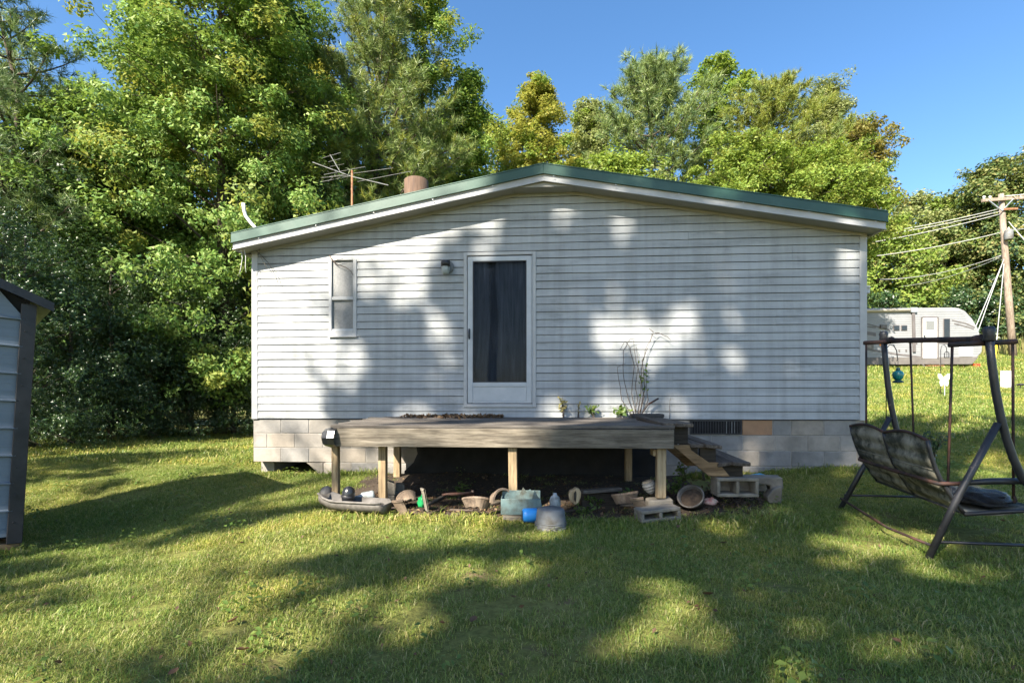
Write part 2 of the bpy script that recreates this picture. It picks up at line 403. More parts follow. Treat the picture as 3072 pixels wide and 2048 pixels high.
# ------------------------------------------------------------------ house
house = thing('house', 'single-storey house with grey-white vinyl siding and low green gable roof', 'house', HO, HA)
ZS = 0.80                                   # underside of the siding
DEP = 14.0
RU, RZ = 4.02, 4.05                         # ridge
EL, ER = (-0.13, 3.262), (HL + 0.09, 3.325) # eave ends of the rake, top edge
def roofz(u):
    if u <= RU: return EL[1] + (RZ - EL[1]) * (u - EL[0]) / (RU - EL[0])
    return RZ + (ER[1] - RZ) * (u - RU) / (ER[0] - RU)
SOF = 0.185
def walltop(u): return min(roofz(u) - SOF, RZ - SOF - 0.075)
# inner wall body (hidden behind the siding)
b = MB(); us = [0.01, RU - .35, RU + .35, HL - .01]
b.prism([(0.01, ZS - .01), (HL - .01, ZS - .01)] + [(u, walltop(u) - .004) for u in us[::-1]], .09, DEP)
b.build('wall_core', M['screen_dark'], house)

door = dict(x0=HP(1392, 1000)[0], x1=HP(1608, 1000)[0], z0=HP(1500, 1221)[1], z1=HP(1500, 757)[1])
win = dict(x0=HP(989, 900)[0], x1=HP(1072, 900)[0], z0=HP(1030, 1010)[1], z1=HP(1030, 780)[1])

CH = 0.1016
def course_y(zl, z0):     # outward face of a course: proud at its lower edge
    t = (zl - z0) / CH
    return -(.024 - .012 * t)
def siding_piece(xa0, xb0, za, xa1, xb1, zb, z0):
    """one length of a course, from height za to zb; xa/xb at bottom and top"""
    ya, yb = course_y(za, z0), course_y(zb, z0)
    jo = R.uniform(-.0016, .0016); ya += jo; yb += jo; w1, w2 = R.uniform(-.0015, .0015), R.uniform(-.0015, .0015)
    b = MB(); b.hexa([(xa0, ya, za + w1), (xb0, ya, za + w2), (xb0, .003, za + w2), (xa0, .003, za + w1),
                      (xa1, yb, zb), (xb1, yb, zb), (xb1, .003, zb), (xa1, .003, zb)])
    return b.build('siding_board', M['siding'], house)
def xrange_at(z):
    """where the wall under the soffit is at least this high"""
    lo, hi = 0.075, HL - .075
    if walltop(lo) < z: lo = EL[0] + (z + SOF - EL[1]) / (RZ - EL[1]) * (RU - EL[0])
    if walltop(hi) < z: hi = RU + (z + SOF - RZ) / (ER[1] - RZ) * (ER[0] - RU)
    return lo, hi
z = ZS
while z < RZ - SOF - .08:
    zt = min(z + CH - .0064, RZ - SOF - .078)
    a0, c0 = xrange_at(z); a1, c1 = xrange_at(zt)
    ops = [o for o in (win, door) if o['z0'] < zt and o['z1'] > z]
    xs0, xs1 = a0, a1
    for o in ops:
        siding_piece(xs0, o['x0'], z, xs1, o['x0'], zt, z)
        if o['z1'] < zt - .006: siding_piece(o['x0'], o['x1'], max(z, o['z1']), o['x0'], o['x1'], zt, z)
        if o['z0'] > z + .006: siding_piece(o['x0'], o['x1'], z, o['x0'], o['x1'], min(zt, o['z0']), z)
        xs0 = xs1 = o['x1']
    if c0 - xs0 > .1:
        pair = int(round((z - ZS) / CH)) // 2; sx = (4.9, 6.9, 5.7, 7.3, 6.2, 4.6, 7.0, 5.3, 6.6, 4.4, 7.2, 5.9, 4.8, 6.4, 5.5)[pair % 15]
        if sx < min(c0, c1) - .3 and sx > xs0 + .3:
            siding_piece(xs0, sx, z, xs1, sx, zt, z); siding_piece(sx + .0015, c0, z, sx + .0015, c1, zt, z)
        else: siding_piece(xs0, c0, z, xs1, c1, zt, z)
    z += CH
# corner posts
for u0, u1 in ((-.012, .075), (HL - .075, HL + .012)):
    b = MB(); zz = min(walltop(max(u0, 0)), walltop(min(u1, HL)))
    b.box(u0, u1, -.026, .07, ZS - .012, zz - .002)
    b.build('corner_post', M['white_trim'], house, bevel=.004)
# side and rear siding sheets
for u in (-.006, HL + .006):
    b = MB(); k = 1 if u < 0 else -1
    zq = ZS
    while zq < 3.0:
        b.hexa([(u - .006 * k - .012 * k, .07, zq), (u - .018 * k, DEP, zq), (u, DEP, zq), (u, .07, zq),
                (u - .008 * k, .07, zq + CH), (u - .008 * k, DEP, zq + CH), (u, DEP, zq + CH), (u, .07, zq + CH)]); zq += CH
    b.build('side_siding', M['siding'], house)

# roof
OV = -0.25
def rake(name, dz0, dz1, y0, y1, mat, ext=0.0, bev=.003):
    b = MB()
    for (ua, ub) in ((EL[0] - ext, RU), (RU, ER[0] + ext)):
        za, zb = roofz(ua), roofz(ub)
        b.hexa([(ua, y0, za + dz0), (ub, y0, zb + dz0), (ub, y1, zb + dz0), (ua, y1, za + dz0),
                (ua, y0, za + dz1), (ub, y0, zb + dz1), (ub, y1, zb + dz1), (ua, y1, za + dz1)])
    return b.build(name, mat, roof, bevel=bev)
b = MB()
for (ua, ub) in ((EL[0], RU), (RU, ER[0])):
    za, zb = roofz(ua), roofz(ub)
    b.hexa([(ua, OV, za - .03), (ub, OV, zb - .03), (ub, DEP + .2, zb - .03), (ua, DEP + .2, za - .03),
            (ua, OV, za - .004), (ub, OV, zb - .004), (ub, DEP + .2, zb - .004), (ua, DEP + .2, za - .004)])
    yy = OV + .3
    while yy < DEP:
        b.hexa([(ua, yy, za - .01), (ub, yy, zb - .01), (ub, yy + .04, zb - .01), (ua, yy + .04, za - .01),
                (ua, yy + .01, za + .016), (ub, yy + .01, zb + .016), (ub, yy + .03, zb + .016), (ua, yy + .03, za + .016)]); yy += .3
roof = b.build('roof', M['roof_green'], house)
rake('rake_trim', -.115, .006, OV - .03, OV - .008, M['roof_green'], .012)
rake('rake_drip', -.115, -.105, OV - .036, OV - .0305, M['roof_green'], .012, 0)
rake('rake_cap', .0065, .022, OV - .034, OV + .12, M['roof_green'], .012)
rake('fascia', -.200, -.031, OV - .006, OV + .02, M['white_trim'], .0)
rake('fascia_lip', -.204, -.192, OV - .02, OV + .0, M['white_trim'], .0, 0)
b = MB()
for (ua, ub) in ((EL[0], RU), (RU, ER[0])):
    za, zb = roofz(ua) - SOF, roofz(ub) - SOF
    b.hexa([(ua, OV + .021, za - .006), (ub, OV + .021, zb - .006), (ub, -.001, zb - .006), (ua, -.001, za - .006),
            (ua, OV + .021, za + .004), (ub, OV + .021, zb + .004), (ub, -.001, zb + .004), (ua, -.001, za + .004)])
b.build('soffit', M['soffit'], roof)
# flat bridge of soffit below the ridge and its joint strips
b = MB(); hw = .40; zr = RZ - SOF - .072
b.prism([(RU - hw, zr - .008), (RU + hw, zr - .008), (RU + hw, zr), (RU, RZ - SOF - .002), (RU - hw, zr)], OV + .0215, -.022); b.build('ridge_soffit', M['soffit'], roof)
for s in (-1, 1):
    b = MB(); b.box(RU + s * hw - .008, RU + s * hw + .008, OV + .022, -.022, zr - .016, zr + .03); b.build('soffit_joint', M['soffit'], roof)
# frieze strip where wall meets soffit
b = MB()
for (ua, ub) in ((.0, RU), (RU, HL)):
    za, zb = roofz(ua) - SOF - .006, roofz(ub) - SOF - .006
    b.hexa([(ua, -.034, za - .035), (ub, -.034, zb - .035), (ub, -.021, zb - .035), (ua, -.021, za - .035),
            (ua, -.034, za), (ub, -.034, zb), (ub, -.021, zb), (ua, -.021, za)])
b.build('frieze', M['soffit'], roof)
for (u0, u1, zz, mname) in ((EL[0] - .002, EL[0] + .02, EL[1], 'l'), (ER[0] - .02, ER[0] + .002, ER[1], 'r')):
    b = MB(); b.box(u0, u1, OV + .021, DEP + .18, zz - .20, zz - .032); b.build('eave_fascia', M['white_trim'], roof)
    b = MB(); lo, hi = (u0 + .022, -.02) if u0 < 0 else (HL + .02, u0 - .001)
    b.box(min(lo, hi), max(lo, hi), .0, DEP, zz - .2, zz - .19); b.build('eave_soffit', M['soffit'], roof)
for k in range(11):       # trim screws along the green rake
    u = .25 + k * .78
    if u < HL:
        b = MB(); b.lathe([(0, 0), (.008, .001), (.008, .006)], 8, mat=Matrix.Rotation(math.pi / 2, 3, 'X'), c=(u, OV - .037, roofz(u) - .135)); b.build('trim_screw', M['galv'], roof)

# foundation: mortar bed with every block its own piece
UH = .78
b = MB(); b.box(0.0, HL, .006, .19, .2, ZS - .012); b.box(UH + .25, HL, .006, .19, -.45, .2)
b.box(0.0, .19, .191, DEP, -.3, ZS - .012); b.box(HL - .19, HL, .191, DEP, -.3, ZS - .012); b.box(.19, HL - .19, DEP - .19, DEP, -.3, ZS - .012)
found = b.build('foundation', M['mortar'], house)
BW, BH, J = .40, .20, .010
bm_full = MB(); bm_full.box(J / 2, BW - J / 2, 0, .15, J / 2, BH - J / 2)
full_me = bpy.data.meshes.new('concrete_block'); full_me.from_pydata(bm_full.v, [], bm_full.f); full_me.materials.append(M['block'])
vx0, vx1 = HP(2068, 1280)[0], HP(2226, 1280)[0]; bx1 = HP(2318, 1280)[0]
for row in range(6):
    z0 = ZS - .008 - (row + 1) * BH
    off = 0 if row % 2 == 0 else BW / 2
    spans = []; x = -.003
    if off: spans.append((x, x + off)); x += off
    while x < HL - .02:
        e = min(x + BW, HL + .003)
        if HL - e < .06: e = HL + .003
        spans.append((x, e)); x = e
    for (s, e) in spans:
        if row == 0:
            if s >= vx0 - .01 and e <= bx1 + .01: continue
            if s < vx0 < e: e = vx0
            elif s < bx1 < e: s = bx1
            elif vx0 <= s and e <= bx1: continue
        if row >= 3 and e < UH + .1: continue
        if row == 3 and s < UH + .2:      # the slanted block beside the open crawl hole
            b = MB(); b.prism([(UH - .02, z0 + BH - J / 2), (e - J / 2, z0 + BH - J / 2), (e - J / 2, z0 + J / 2), (UH + .26, z0 + J / 2)], 0, .15)
            b.build('concrete_block', M['block'], found, bevel=.004); continue
        if row >= 4 and e < UH + .3: continue
        if e - s < .06: continue
        if abs(e - s - BW) < .012:
            o = link('concrete_block', full_me, None, found); o.location = (s, R.uniform(-.002, .002), z0)
        else:
            b = MB(); b.box(s + J / 2, e - J / 2, 0, .15, z0 + J / 2, z0 + BH - J / 2); o = b.build('concrete_block', M['block'], found)
        bv = o.modifiers.new('bevel', 'BEVEL'); bv.width = .004; bv.segments = 1
b = MB(); b.box(vx1 + .005, bx1 - .005, -.002, .15, ZS - .008 - BH + J / 2, ZS - .008 - J / 2)
o = b.build('concrete_block', M['block_brown'], found, bevel=.004); o['label'] = 'brown painted block'
# foundation vent: dark frame with upright ribs
vz0, vz1 = ZS - .008 - BH + .012, ZS - .014
b = MB(); b.box(vx0 + .004, vx1 - .004, -.004, .004, vz0, vz1); vent = b.build('foundation_vent', M['screen_dark'], house)
b = MB()
for (x0, x1, z0, z1) in ((vx0 + .004, vx1 - .004, vz0, vz0 + .014), (vx0 + .004, vx1 - .004, vz1 - .014, vz1), (vx0 + .004, vx0 + .02, vz0 + .0145, vz1 - .0145), (vx1 - .02, vx1 - .004, vz0 + .0145, vz1 - .0145)):
    b.box(x0, x1, -.018, -.0045, z0, z1)
b.build('vent_frame', M['dark_metal'], vent)
nr = 19
for k in range(nr):
    x = vx0 + .03 + (vx1 - vx0 - .06) * k / (nr - 1)
    b = MB(); b.bar((x, -.011, vz0 + .015), (x, -.011, vz1 - .015), .008, .010, (.5, .8, 0)); b.build('vent_rib', M['pail_grey'] if k in (13, 15, 16) else M['dark_metal'], vent)

# ---- storm door
dr = thing('storm_door', '', ''); del dr['label'], dr['category']; dr.parent = house
dx0, dx1, dz0, dz1 = door['x0'], door['x1'], door['z0'], door['z1']
b = MB()   # casing
cw = .045
for q in ((dx0, dx0 + cw, dz0, dz1), (dx1 - cw, dx1, dz0, dz1), (dx0 + cw, dx1 - cw, dz1 - cw, dz1), (dx0 + cw, dx1 - cw, dz0, dz0 + .045)):
    b.box(q[0], q[1], -.034, .088, q[2], q[3])
b.build('door_casing', M['white_trim'], dr, bevel=.003)
sx0, sx1, sz0, sz1 = dx0 + cw + .008, dx1 - cw - .016, dz0 + .054, dz1 - cw - .014
gx0, gx1 = HP(1419, 900)[0], HP(1580, 900)[0]; gz0, gz1 = HP(1500, 1147)[1], HP(1500, 784)[1]
b = MB()
b.box(sx0, gx0, -.03, .0, sz0, sz1); b.box(gx1, sx1, -.03, .0, sz0, sz1); b.box(gx0, gx1, -.03, .0, gz1, sz1); b.box(gx0, gx1, -.03, .0, gz0 - .055, gz0)
b.build('door_frame', M['aluminium'], dr, bevel=.003)
b = MB(); b.box(gx0 - .0, gx1 + .0, -.022, -.004, sz0 + .03, gz0 - .0555); b.build('kick_panel', M['aluminium'], dr, bevel=.003)
b = MB(); b.box(gx0, gx1, -.028, -.002, sz0, sz0 + .0295); b.build('bottom_rail', M['aluminium'], dr, bevel=.002)
b = MB(); b.box(gx0 + .001, gx1 - .001, -.016, -.012, gz0 + .001, gz1 - .001); pane = b.build('glass_pane', M['glass'], dr)
b = MB()
for q in ((gx0 + .001, gx0 + .012, gz0, gz1), (gx1 - .012, gx1 - .001, gz0, gz1), (gx0 + .0125, gx1 - .0125, gz1 - .012, gz1 - .001), (gx0 + .0125, gx1 - .0125, gz0 + .001, gz0 + .012)):
    b.box(q[0], q[1], -.026, -.0165, q[2], q[3])
b.build('gasket', M['dark_metal'], pane)
b = MB(); b.box(dx0 + cw + .001, dx1 - cw - .001, .045, .075, dz0 + .046, dz1 - cw - .001); inner = b.build('inner_door', M['door_wood'], dr)
# hinge rail, handle
b = MB(); b.box(sx1 + .002, dx1 - cw - .001, -.04, .0, sz0, sz1); b.build('hinge_rail', M['aluminium'], dr, bevel=.002)
hx, hz = HP(1409, 1000)
b = MB(); b.box(hx - .012, hx + .012, -.038, -.031, hz - .075, hz + .06); hp = b.build('handle', M['black_plastic'], dr, bevel=.003)
b = MB(); b.tube([(hx, -.038, hz + .045), (hx, -.075, hz + .03), (hx, -.078, hz - .05), (hx + .004, -.06, hz - .085)], [.008, .009, .009, .006], 8); b.build('grip', M['black_plastic'], hp, True)

# ---- window
wi = thing('window', '', ''); del wi['label'], wi['category']; wi.parent = house
x0, x1, z0, z1 = win['x0'], win['x1'], win['z0'], win['z1']
b = MB()
for q in ((x0, x0 + .04, z0, z1), (x1 - .05, x1, z0, z1), (x0 + .04, x1 - .05, z1 - .012, z1), (x0 + .04, x1 - .05, z0, z0 + .085)):
    b.box(q[0], q[1], -.032, .088, q[2], q[3])
b.build('window_frame', M['white_trim'], wi, bevel=.003)
zm = HP(1030, 896)[1]
b = MB(); b.box(x0 + .041, x1 - .051, -.026, .02, zm - .022, zm + .022); b.build('meeting_rail', M['white_trim'], wi, bevel=.003)
b = MB(); b.box(x0 + .041, x1 - .051, -.004, .0, zm + .023, z1 - .013); b.build('pane', M['frosted'], wi)
b = MB(); b.box(x0 + .041, x1 - .051, .008, .012, z0 + .086, zm - .023); b.build('pane', M['frosted'], wi)
b = MB(); b.box(x0 + .041, x1 - .051, -.02, .007, z0 + .0855, z0 + .105); b.build('lower_sash', M['aluminium'], wi)
b = MB(); b.box(x0 - .004, x1 + .006, -.048, -.0325, z0 - .012, z0 + .012); b.build('sill', M['white_trim'], wi, bevel=.003)
# ---- wall lamp by the door
lu, lz = HP(1344, 803)
lamp = thing('wall_lamp', 'black jar-shaped outdoor lamp on the siding left of the storm door', 'lamp', HW(lu, -.03, lz), HA)
RX = Matrix.Rotation(math.pi / 2, 3, 'X')
b = MB(); b.lathe([(0, 0), (.088, 0), (.088, .012), (.07, .026), (0, .03)], 24, mat=RX); b.build('back_plate', M['pail_grey'], lamp, True)
b = MB(); b.tube([(0, -.02, .02), (0, -.09, .045), (0, -.13, .035)], .016, 10); b.build('arm', M['dark_metal'], lamp, True)
b = MB(); b.lathe([(0, .052), (.055, .048), (.062, .02), (.060, -.03), (.0, -.03)], 20, c=(0, -.13, 0)); b.build('cap', M['dark_metal'], lamp, True)
b = MB(); b.lathe([(.055, -.03), (.056, -.06), (.046, -.118), (.035, -.125), (0, -.127)], 20, c=(0, -.13, 0)); b.build('jar', M['white_plastic'], lamp, True)
# ---- roof fittings
cp = P(1249, 560, 7.5)
o = MB(); o.lathe([(.15, 0), (.15, .74), (.168, .74), (.18, .73), (.18, 0)], 28, c=(cp.x, cp.y, 3.6))
tag(o.build('flue', M['clay_flue'], None, True), 'rusty brown cylindrical flue standing on the roof', 'flue')
b = MB(); Y = 7.2
b.tube([P(778, 705, Y) - Vector((0, 0, .2)), P(775, 692, Y), P(752, 668, Y), P(737, 648, Y), P(732, 630, Y), P(730, 610, Y)], .024, 10)
tag(b.build('service_conduit', M['white_paint'], None, True), 'bent white conduit sticking up at the left end of the roof', 'pipe')
# hanging wires at the left corner
for (pts, mat, r_, lab) in (([(722, 742), (727, 775), (722, 806), (718, 822)], 'white_paint', .004, 'white wire dangling outermost below the left roof corner'),
                            ([(731, 742), (737, 770), (736, 800), (738, 818)], 'white_paint', .004, 'white wire dangling second from outside below the left roof corner')):
    tag(MB().tube([P(x, y, 6.75) for x, y in pts], r_, 6).build('cable', M[mat], None, True), lab, 'wire')
tag(MB().tube([P(x, y, 6.84) for x, y in ((768, 752), (786, 768), (808, 792), (824, 822), (834, 848))], .004, 6).build('cable', M['dark_metal'], None, True), 'thin black wire curving down over the siding at the left corner', 'wire')
tag(MB().tube([P(x, y, 6.84) for x, y in ((782, 735), (777, 760), (790, 785), (802, 805))], .004, 6).build('cable', M['block_tan'], None, True), 'tan wire hanging below the soffit at the left corner', 'wire')
# TV antenna on its own mast beside the house
Y = 11.0; mb = P(1056, 512, Y)
ant = thing('tv_antenna', 'old television antenna on rusty mast rising behind the roof', 'antenna', (mb.x, Y, gz(mb.x, Y)))
zl = lambda py: ZC - (py - HY) / F * Y - gz(mb.x, Y)
MB().tube([(0, 0, 0), (0, 0, zl(512))], .022, 8).build('mast', M['rust'], ant, True)
def ap(px, py, dy=0.0):
    p = P(px, py, Y + dy); return (p.x - mb.x, p.y - Y, p.z - gz(mb.x, Y))
MB().tube([ap(938, 487, .6), ap(1056, 530, 0), ap(1165, 556, -.5)], .010, 6).build('boom', M['pail_grey'], ant)
MB().tube([ap(990, 464, .5), ap(1022, 518, .2)], .008, 6).build('rear_boom', M['pail_grey'], ant)
for (a, c) in (((968, 474), (1022, 458)), ((985, 486), (1022, 476)), ((990, 500), (1032, 492)), ((972, 524), (1096, 500)), ((962, 546), (1060, 526)), ((988, 530), (1180, 504)), ((1068, 546), (1232, 514)), ((965, 533), (1040, 527)), ((985, 545), (1010, 520))):
    MB().tube([ap(*a, .1), ap(*c, -.15)], .0045, 5).build('element', M['pail_grey'], ant)
# lamp on the far side wall, just past the right corner
lp = P(2601, 868, 6.62); lr = thing('side_lamp', 'small white lantern past the right corner of the house', 'lamp', lp)
b = MB(); b.lathe([(0, .05), (.03, .045), (.045, .02), (.035, .015), (.03, -.05), (.04, -.055), (0, -.06)], 12); b.build('lantern', M['white_paint'], lr, True)
b = MB(); b.tube([(-.03, 0, .0), (-.2, .05, .03), (-.28, .06, .0)], .012, 8); b.build('bracket', M['white_paint'], lr, True)
b = MB(); b.tube([(-.28, .06, .06), (-.28, .06, -.06)], .02, 8); b.build('mount', M['white_paint'], lr)
# twig caught on the window head
tag(MB().tube([HW(*(lambda q: (q[0], -.05, q[1]))(HP(x, y))) for x, y in ((993, 770), (1003, 785), (1018, 797), (1040, 804), (1056, 815), (1064, 828))], [.008, .007, .006, .005, .004, .003], 6)
    .tube([HW(*(lambda q: (q[0], -.055, q[1]))(HP(x, y))) for x, y in ((1006, 786), (1020, 782), (1034, 780))], [.005, .004, .003], 5).build('twig', M['twig'], None, True), 'dead forked twig caught over the top of the small window', 'twig')

# ------------------------------------------------------------------ deck and steps (house frame)
deck = thing('wooden_deck', 'low weathered wooden deck in front of the storm door', 'deck', HO, HA)
DU0, DU1, DV = 1.90, 5.29, -1.755
nb = 12
for k in range(nb):
    y0 = DV + .012 + k * (1.71 / nb); y1 = y0 + 1.71 / nb - .010
    t = k / (nb - 1); zt = .793 + .03 * t
    ul = DU0 + (R.uniform(-.03, .04) if k < 3 else R.uniform(-.06, .05)); ur = DU1 + R.uniform(-.015, .015)
    b = MB(); ns = 5
    dzs = [R.uniform(-.004, .004) for _ in range(ns)]; dzs[0] += R.uniform(.0, .014)
    for i in range(ns):
        pass
    ring = []
    for i in range(ns):
        u = ul + (ur - ul) * i / (ns - 1); z_ = zt + dzs[i]
        ring.append([(u, y0, z_ - .03), (u, y1, z_ - .03), (u, y1, z_ + R.uniform(-.002, .003)), (u, y0, z_ + R.uniform(-.002, .003))])
    vs = [p for r_ in ring for p in r_]; fs = [(0, 1, 2, 3), tuple(4 * (ns - 1) + i for i in (3, 2, 1, 0))]
    for i in range(ns - 1):
        for j in range(4): fs.append((4 * i + j, 4 * i + 4 + j, 4 * i + 4 + (j + 1) % 4, 4 * i + (j + 1) % 4))
    b.add(vs, fs); b.build('deck_board', M['wood_deck'], deck, bevel=.003)
b = MB(); b.hexa([(DU0 + .01, DV, .575), (DU1, DV, .572), (DU1, DV + .038, .572), (DU0 + .01, DV + .038, .575), (DU0 + .01, DV, .760), (DU1, DV, .757), (DU1, DV + .038, .757), (DU0 + .01, DV + .038, .760)])
b.build('rim_board', M['wood_x'], deck, bevel=.004)
for u in (DU0 + .03, DU1 - .04):
    b = MB(); b.box(u - .019, u + .019, DV + .039, -.03, .575, .755); b.build('end_joist', M['wood_y'], deck, bevel=.003)
for u in (2.7, 3.55, 4.4):
    b = MB(); b.box(u - .019, u + .019, DV + .039, -.03, .575, .755); b.build('joist', M['wood_y'], deck)
def post(u, yl, w, zt, zb=None, lean=0.0):
    p = HW(u, yl, 0); z0 = gz(p.x, p.y) - .03 if zb is None else zb
    b = MB(); b.hexa([(u - w / 2 + lean, yl - w / 2, z0), (u + w / 2 + lean, yl - w / 2, z0), (u + w / 2 + lean, yl + w / 2, z0), (u - w / 2 + lean, yl + w / 2, z0),
                      (u - w / 2, yl - w / 2, zt), (u + w / 2, yl - w / 2, zt), (u + w / 2, yl + w / 2, zt), (u - w / 2, yl + w / 2, zt)])
    return b.build('post', M['wood_z'], deck, bevel=.005)
def hu(px, yl): return HP(px, 1400, yl)[0]
post(hu(1007, -1.62), -1.62, .068, .74, lean=.005)
post(hu(1149, -1.55), -1.55, .078, .74)
post(hu(1538, -1.66), -1.66, .086, .575, lean=.01)
post(hu(1983, -1.66), -1.66, .088, .571, zb=.085, lean=-.004)
b = MB(); u = hu(1962, -1.6); b.box(u - .02, u + .022, -1.66, -1.5, .49, .555); b.build('cleat', M['wood_z'], deck, bevel=.008)
post(2.1, -.2, .085, .74); post(5.1, -.2, .085, .74)

steps = thing('wooden_steps', 'three dark weathered wooden steps at the right end of the deck', 'steps', HO, HA)
for i, (ur, zt) in enumerate(((5.49, .822), (5.76, .615), (6.03, .455))):
    for j, (a, c) in enumerate(((ur - .285, ur - .15), (ur - .14, ur))):
        b = MB(); tl = R.uniform(-.03, .02) * (1 if i else .4); v0, v1 = -1.66 + R.uniform(-.02, .02) + .02 * (1 - j), -.72
        zb = zt + .03 + (.0 if i == 0 else .03)
        sk = -.08 + R.uniform(-.05, .05); zt = zt + R.uniform(-.012, .008); a += R.uniform(-.02, .005); c += R.uniform(-.01, .02)
        b.hexa([(a, v0, zt - .038 + tl), (c, v0, zt - .038), (c + sk, v1, zb - .038), (a + sk, v1, zb - .038 + tl), (a, v0, zt + tl), (c, v0, zt), (c + sk, v1, zb), (a + sk, v1, zb + tl)])
        b.build('tread_board', M['wood_y'], steps, bevel=.006)
for yl in (-1.60, -.82):
    b = MB(); b.prism([(5.30, .60), (5.47, .60), (5.49, .55), (5.66, .43), (5.75, .43), (5.86, .295), (5.66, .295)], yl - .019, yl + .019); b.build('stringer', M['wood_str'], steps, bevel=.003)
    for (ua, ub, z0, z1) in ((5.31, 5.47, .605, .78), (5.50, 5.565, .45, .575), (5.59, 5.74, .433, .575), (5.79, 6.0, .29, .415)):
        b = MB(); b.box(ua, ub, yl + .03, yl + .07, z0, z1); b.build('shade_riser', M['wood_dark'], steps)  # riser supports; their dark wood stands in for the shade below the treads

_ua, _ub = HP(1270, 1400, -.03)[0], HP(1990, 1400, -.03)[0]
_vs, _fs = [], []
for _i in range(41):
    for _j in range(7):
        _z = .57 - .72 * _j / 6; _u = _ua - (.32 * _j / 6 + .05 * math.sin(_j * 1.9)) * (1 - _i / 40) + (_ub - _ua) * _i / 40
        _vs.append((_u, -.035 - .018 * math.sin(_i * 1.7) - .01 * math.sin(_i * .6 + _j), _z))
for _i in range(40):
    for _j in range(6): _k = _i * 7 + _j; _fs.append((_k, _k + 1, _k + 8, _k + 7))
_b = MB(); _b.add(_vs, _fs); _o = _b.build('shade_sheet', M['screen_dark'], None, True); _o.location = HO; _o.rotation_euler = (0, 0, HA); _sm = _o.modifiers.new('thick', 'SOLIDIFY'); _sm.thickness = .004
tag(_o, 'added dark sheet standing in for the deep shade under the deck', 'sheet')  # added sheet, its black imitates the shade below the deck
# pail lying on the left end of the deck
pp = HW(DU0 + .01, DV + .02, .665)
pail = thing('dark_pail', 'small dark pail with pale face fixed at the left front corner of the deck', 'pail', pp, HA)
RYm = Matrix.Rotation(-math.pi / 2, 3, 'Y')
b = MB(); b.lathe([(.098, -.04), (.10, .03), (.088, .085), (.07, .098), (.066, .09)], 8, mat=RYm); b.build('shell', M['black_plastic'], pail)
b = MB(); b.lathe([(0, .1), (.058, .1), (.066, .09)], 8, mat=RYm); b.build('face', M['white_plastic'], pail)

# leaf litter on the deck
def scatter_leaves(name, pts, size, mat, label, cat, up=.9, shape='oval'):
    pts = np.array(pts); n = len(pts)
    nr_ = rng.normal(0, 1 - up, (n, 3)); nr_[:, 2] += up
    me = leaf_mesh(name, pts, nr_, size * rng.uniform(.6, 1.3, n), shape)
    return tag(link(name, me, mat), label, cat, kind='stuff')

# ------------------------------------------------------------------ foliage tools
def vnoise(x, y, f, seed):
    r_ = np.random.default_rng(seed); T = r_.random((64, 64)); x = x * f; y = y * f
    xi = np.floor(x).astype(int); yi = np.floor(y).astype(int); fx_ = x - xi; fy_ = y - yi; fx_ = fx_ * fx_ * (3 - 2 * fx_); fy_ = fy_ * fy_ * (3 - 2 * fy_)
    a = T[xi % 64, yi % 64]; b_ = T[(xi + 1) % 64, yi % 64]; c_ = T[xi % 64, (yi + 1) % 64]; d_ = T[(xi + 1) % 64, (yi + 1) % 64]
    return (a * (1 - fx_) + b_ * fx_) * (1 - fy_) + (c_ * (1 - fx_) + d_ * fx_) * fy_
def norm(a): return a / np.maximum(np.linalg.norm(a, axis=1, keepdims=True), 1e-9)
def leaf_mesh(name, pos, nrm, size, shape='oval'):
    n = len(pos); nrm = norm(nrm)
    t = norm(np.cross(nrm, rng.normal(size=(n, 3)))); b = np.cross(nrm, t); s = size[:, None]
    if shape == 'oval':
        V = np.stack([pos - t * s * .5, pos - b * s * .30 + nrm * s * .07 - t * s * .04, pos + t * s * .52 - nrm * s * .10, pos + b * s * .30 + nrm * s * .07 - t * s * .04], 1)
        Fi = np.array([[0, 2, 1], [0, 3, 2]]); k = 4
    elif shape == 'tri':
        V = np.stack([pos - t * s * .45 - b * s * .26, pos - t * s * .40 + b * s * .30 + nrm * s * .05, pos + t * s * .55 - nrm * s * .08], 1)
        Fi = np.array([[0, 1, 2]]); k = 3
    else:          # five-lobed star leaf, lobes as a pinwheel round the stalk end
        ang = np.array([-2.2, -1.05, 0, 1.05, 2.2]); L_ = [pos]
        for i, a in enumerate(ang):
            rl = 1.0 if i == 2 else (.92 if i in (1, 3) else .62)
            d1 = t * math.cos(a) + b * math.sin(a); d2 = t * math.cos(a - .42) + b * math.sin(a - .42)
            L_ += [pos + d2 * s * .30 + nrm * s * .03, pos + d1 * s * .56 * rl - nrm * s * .12]
        V = np.stack(L_, 1); Fi = np.array([[0, 1 + 2 * i, 2 + 2 * i] for i in range(5)]); k = 11
    faces = (np.arange(n)[:, None, None] * k + Fi[None]).reshape(-1, 3)
    return np_mesh(name, V.reshape(-1, 3), faces, 3)

def tube_np(mb, pts, r0, r1, n=6):
    m_ = len(pts); mb.tube(pts, [r0 + (r1 - r0) * i / (m_ - 1) for i in range(m_)], n)

def crown_profile(kind):
    return {'round': lambda t: math.sin(math.pi * min(1, .12 + .88 * t) ** .9) ** .6,
            'oval': lambda t: (1 - abs(2 * t - .8) ** 2.2 / 1.6) if t < .95 else .35,
            'cone': lambda t: max(.10, (1 - t) ** .8) * (.55 + .45 * min(1, t * 6)),
            'pyr': lambda t: max(.12, 1 - t ** 1.3) * min(1, .6 + t * 2),
            'column': lambda t: .75 + .25 * math.sin(t * 9) if t < .9 else .4,
            'shrub': lambda t: math.sqrt(max(.05, 1 - t * t * .9))}[kind]

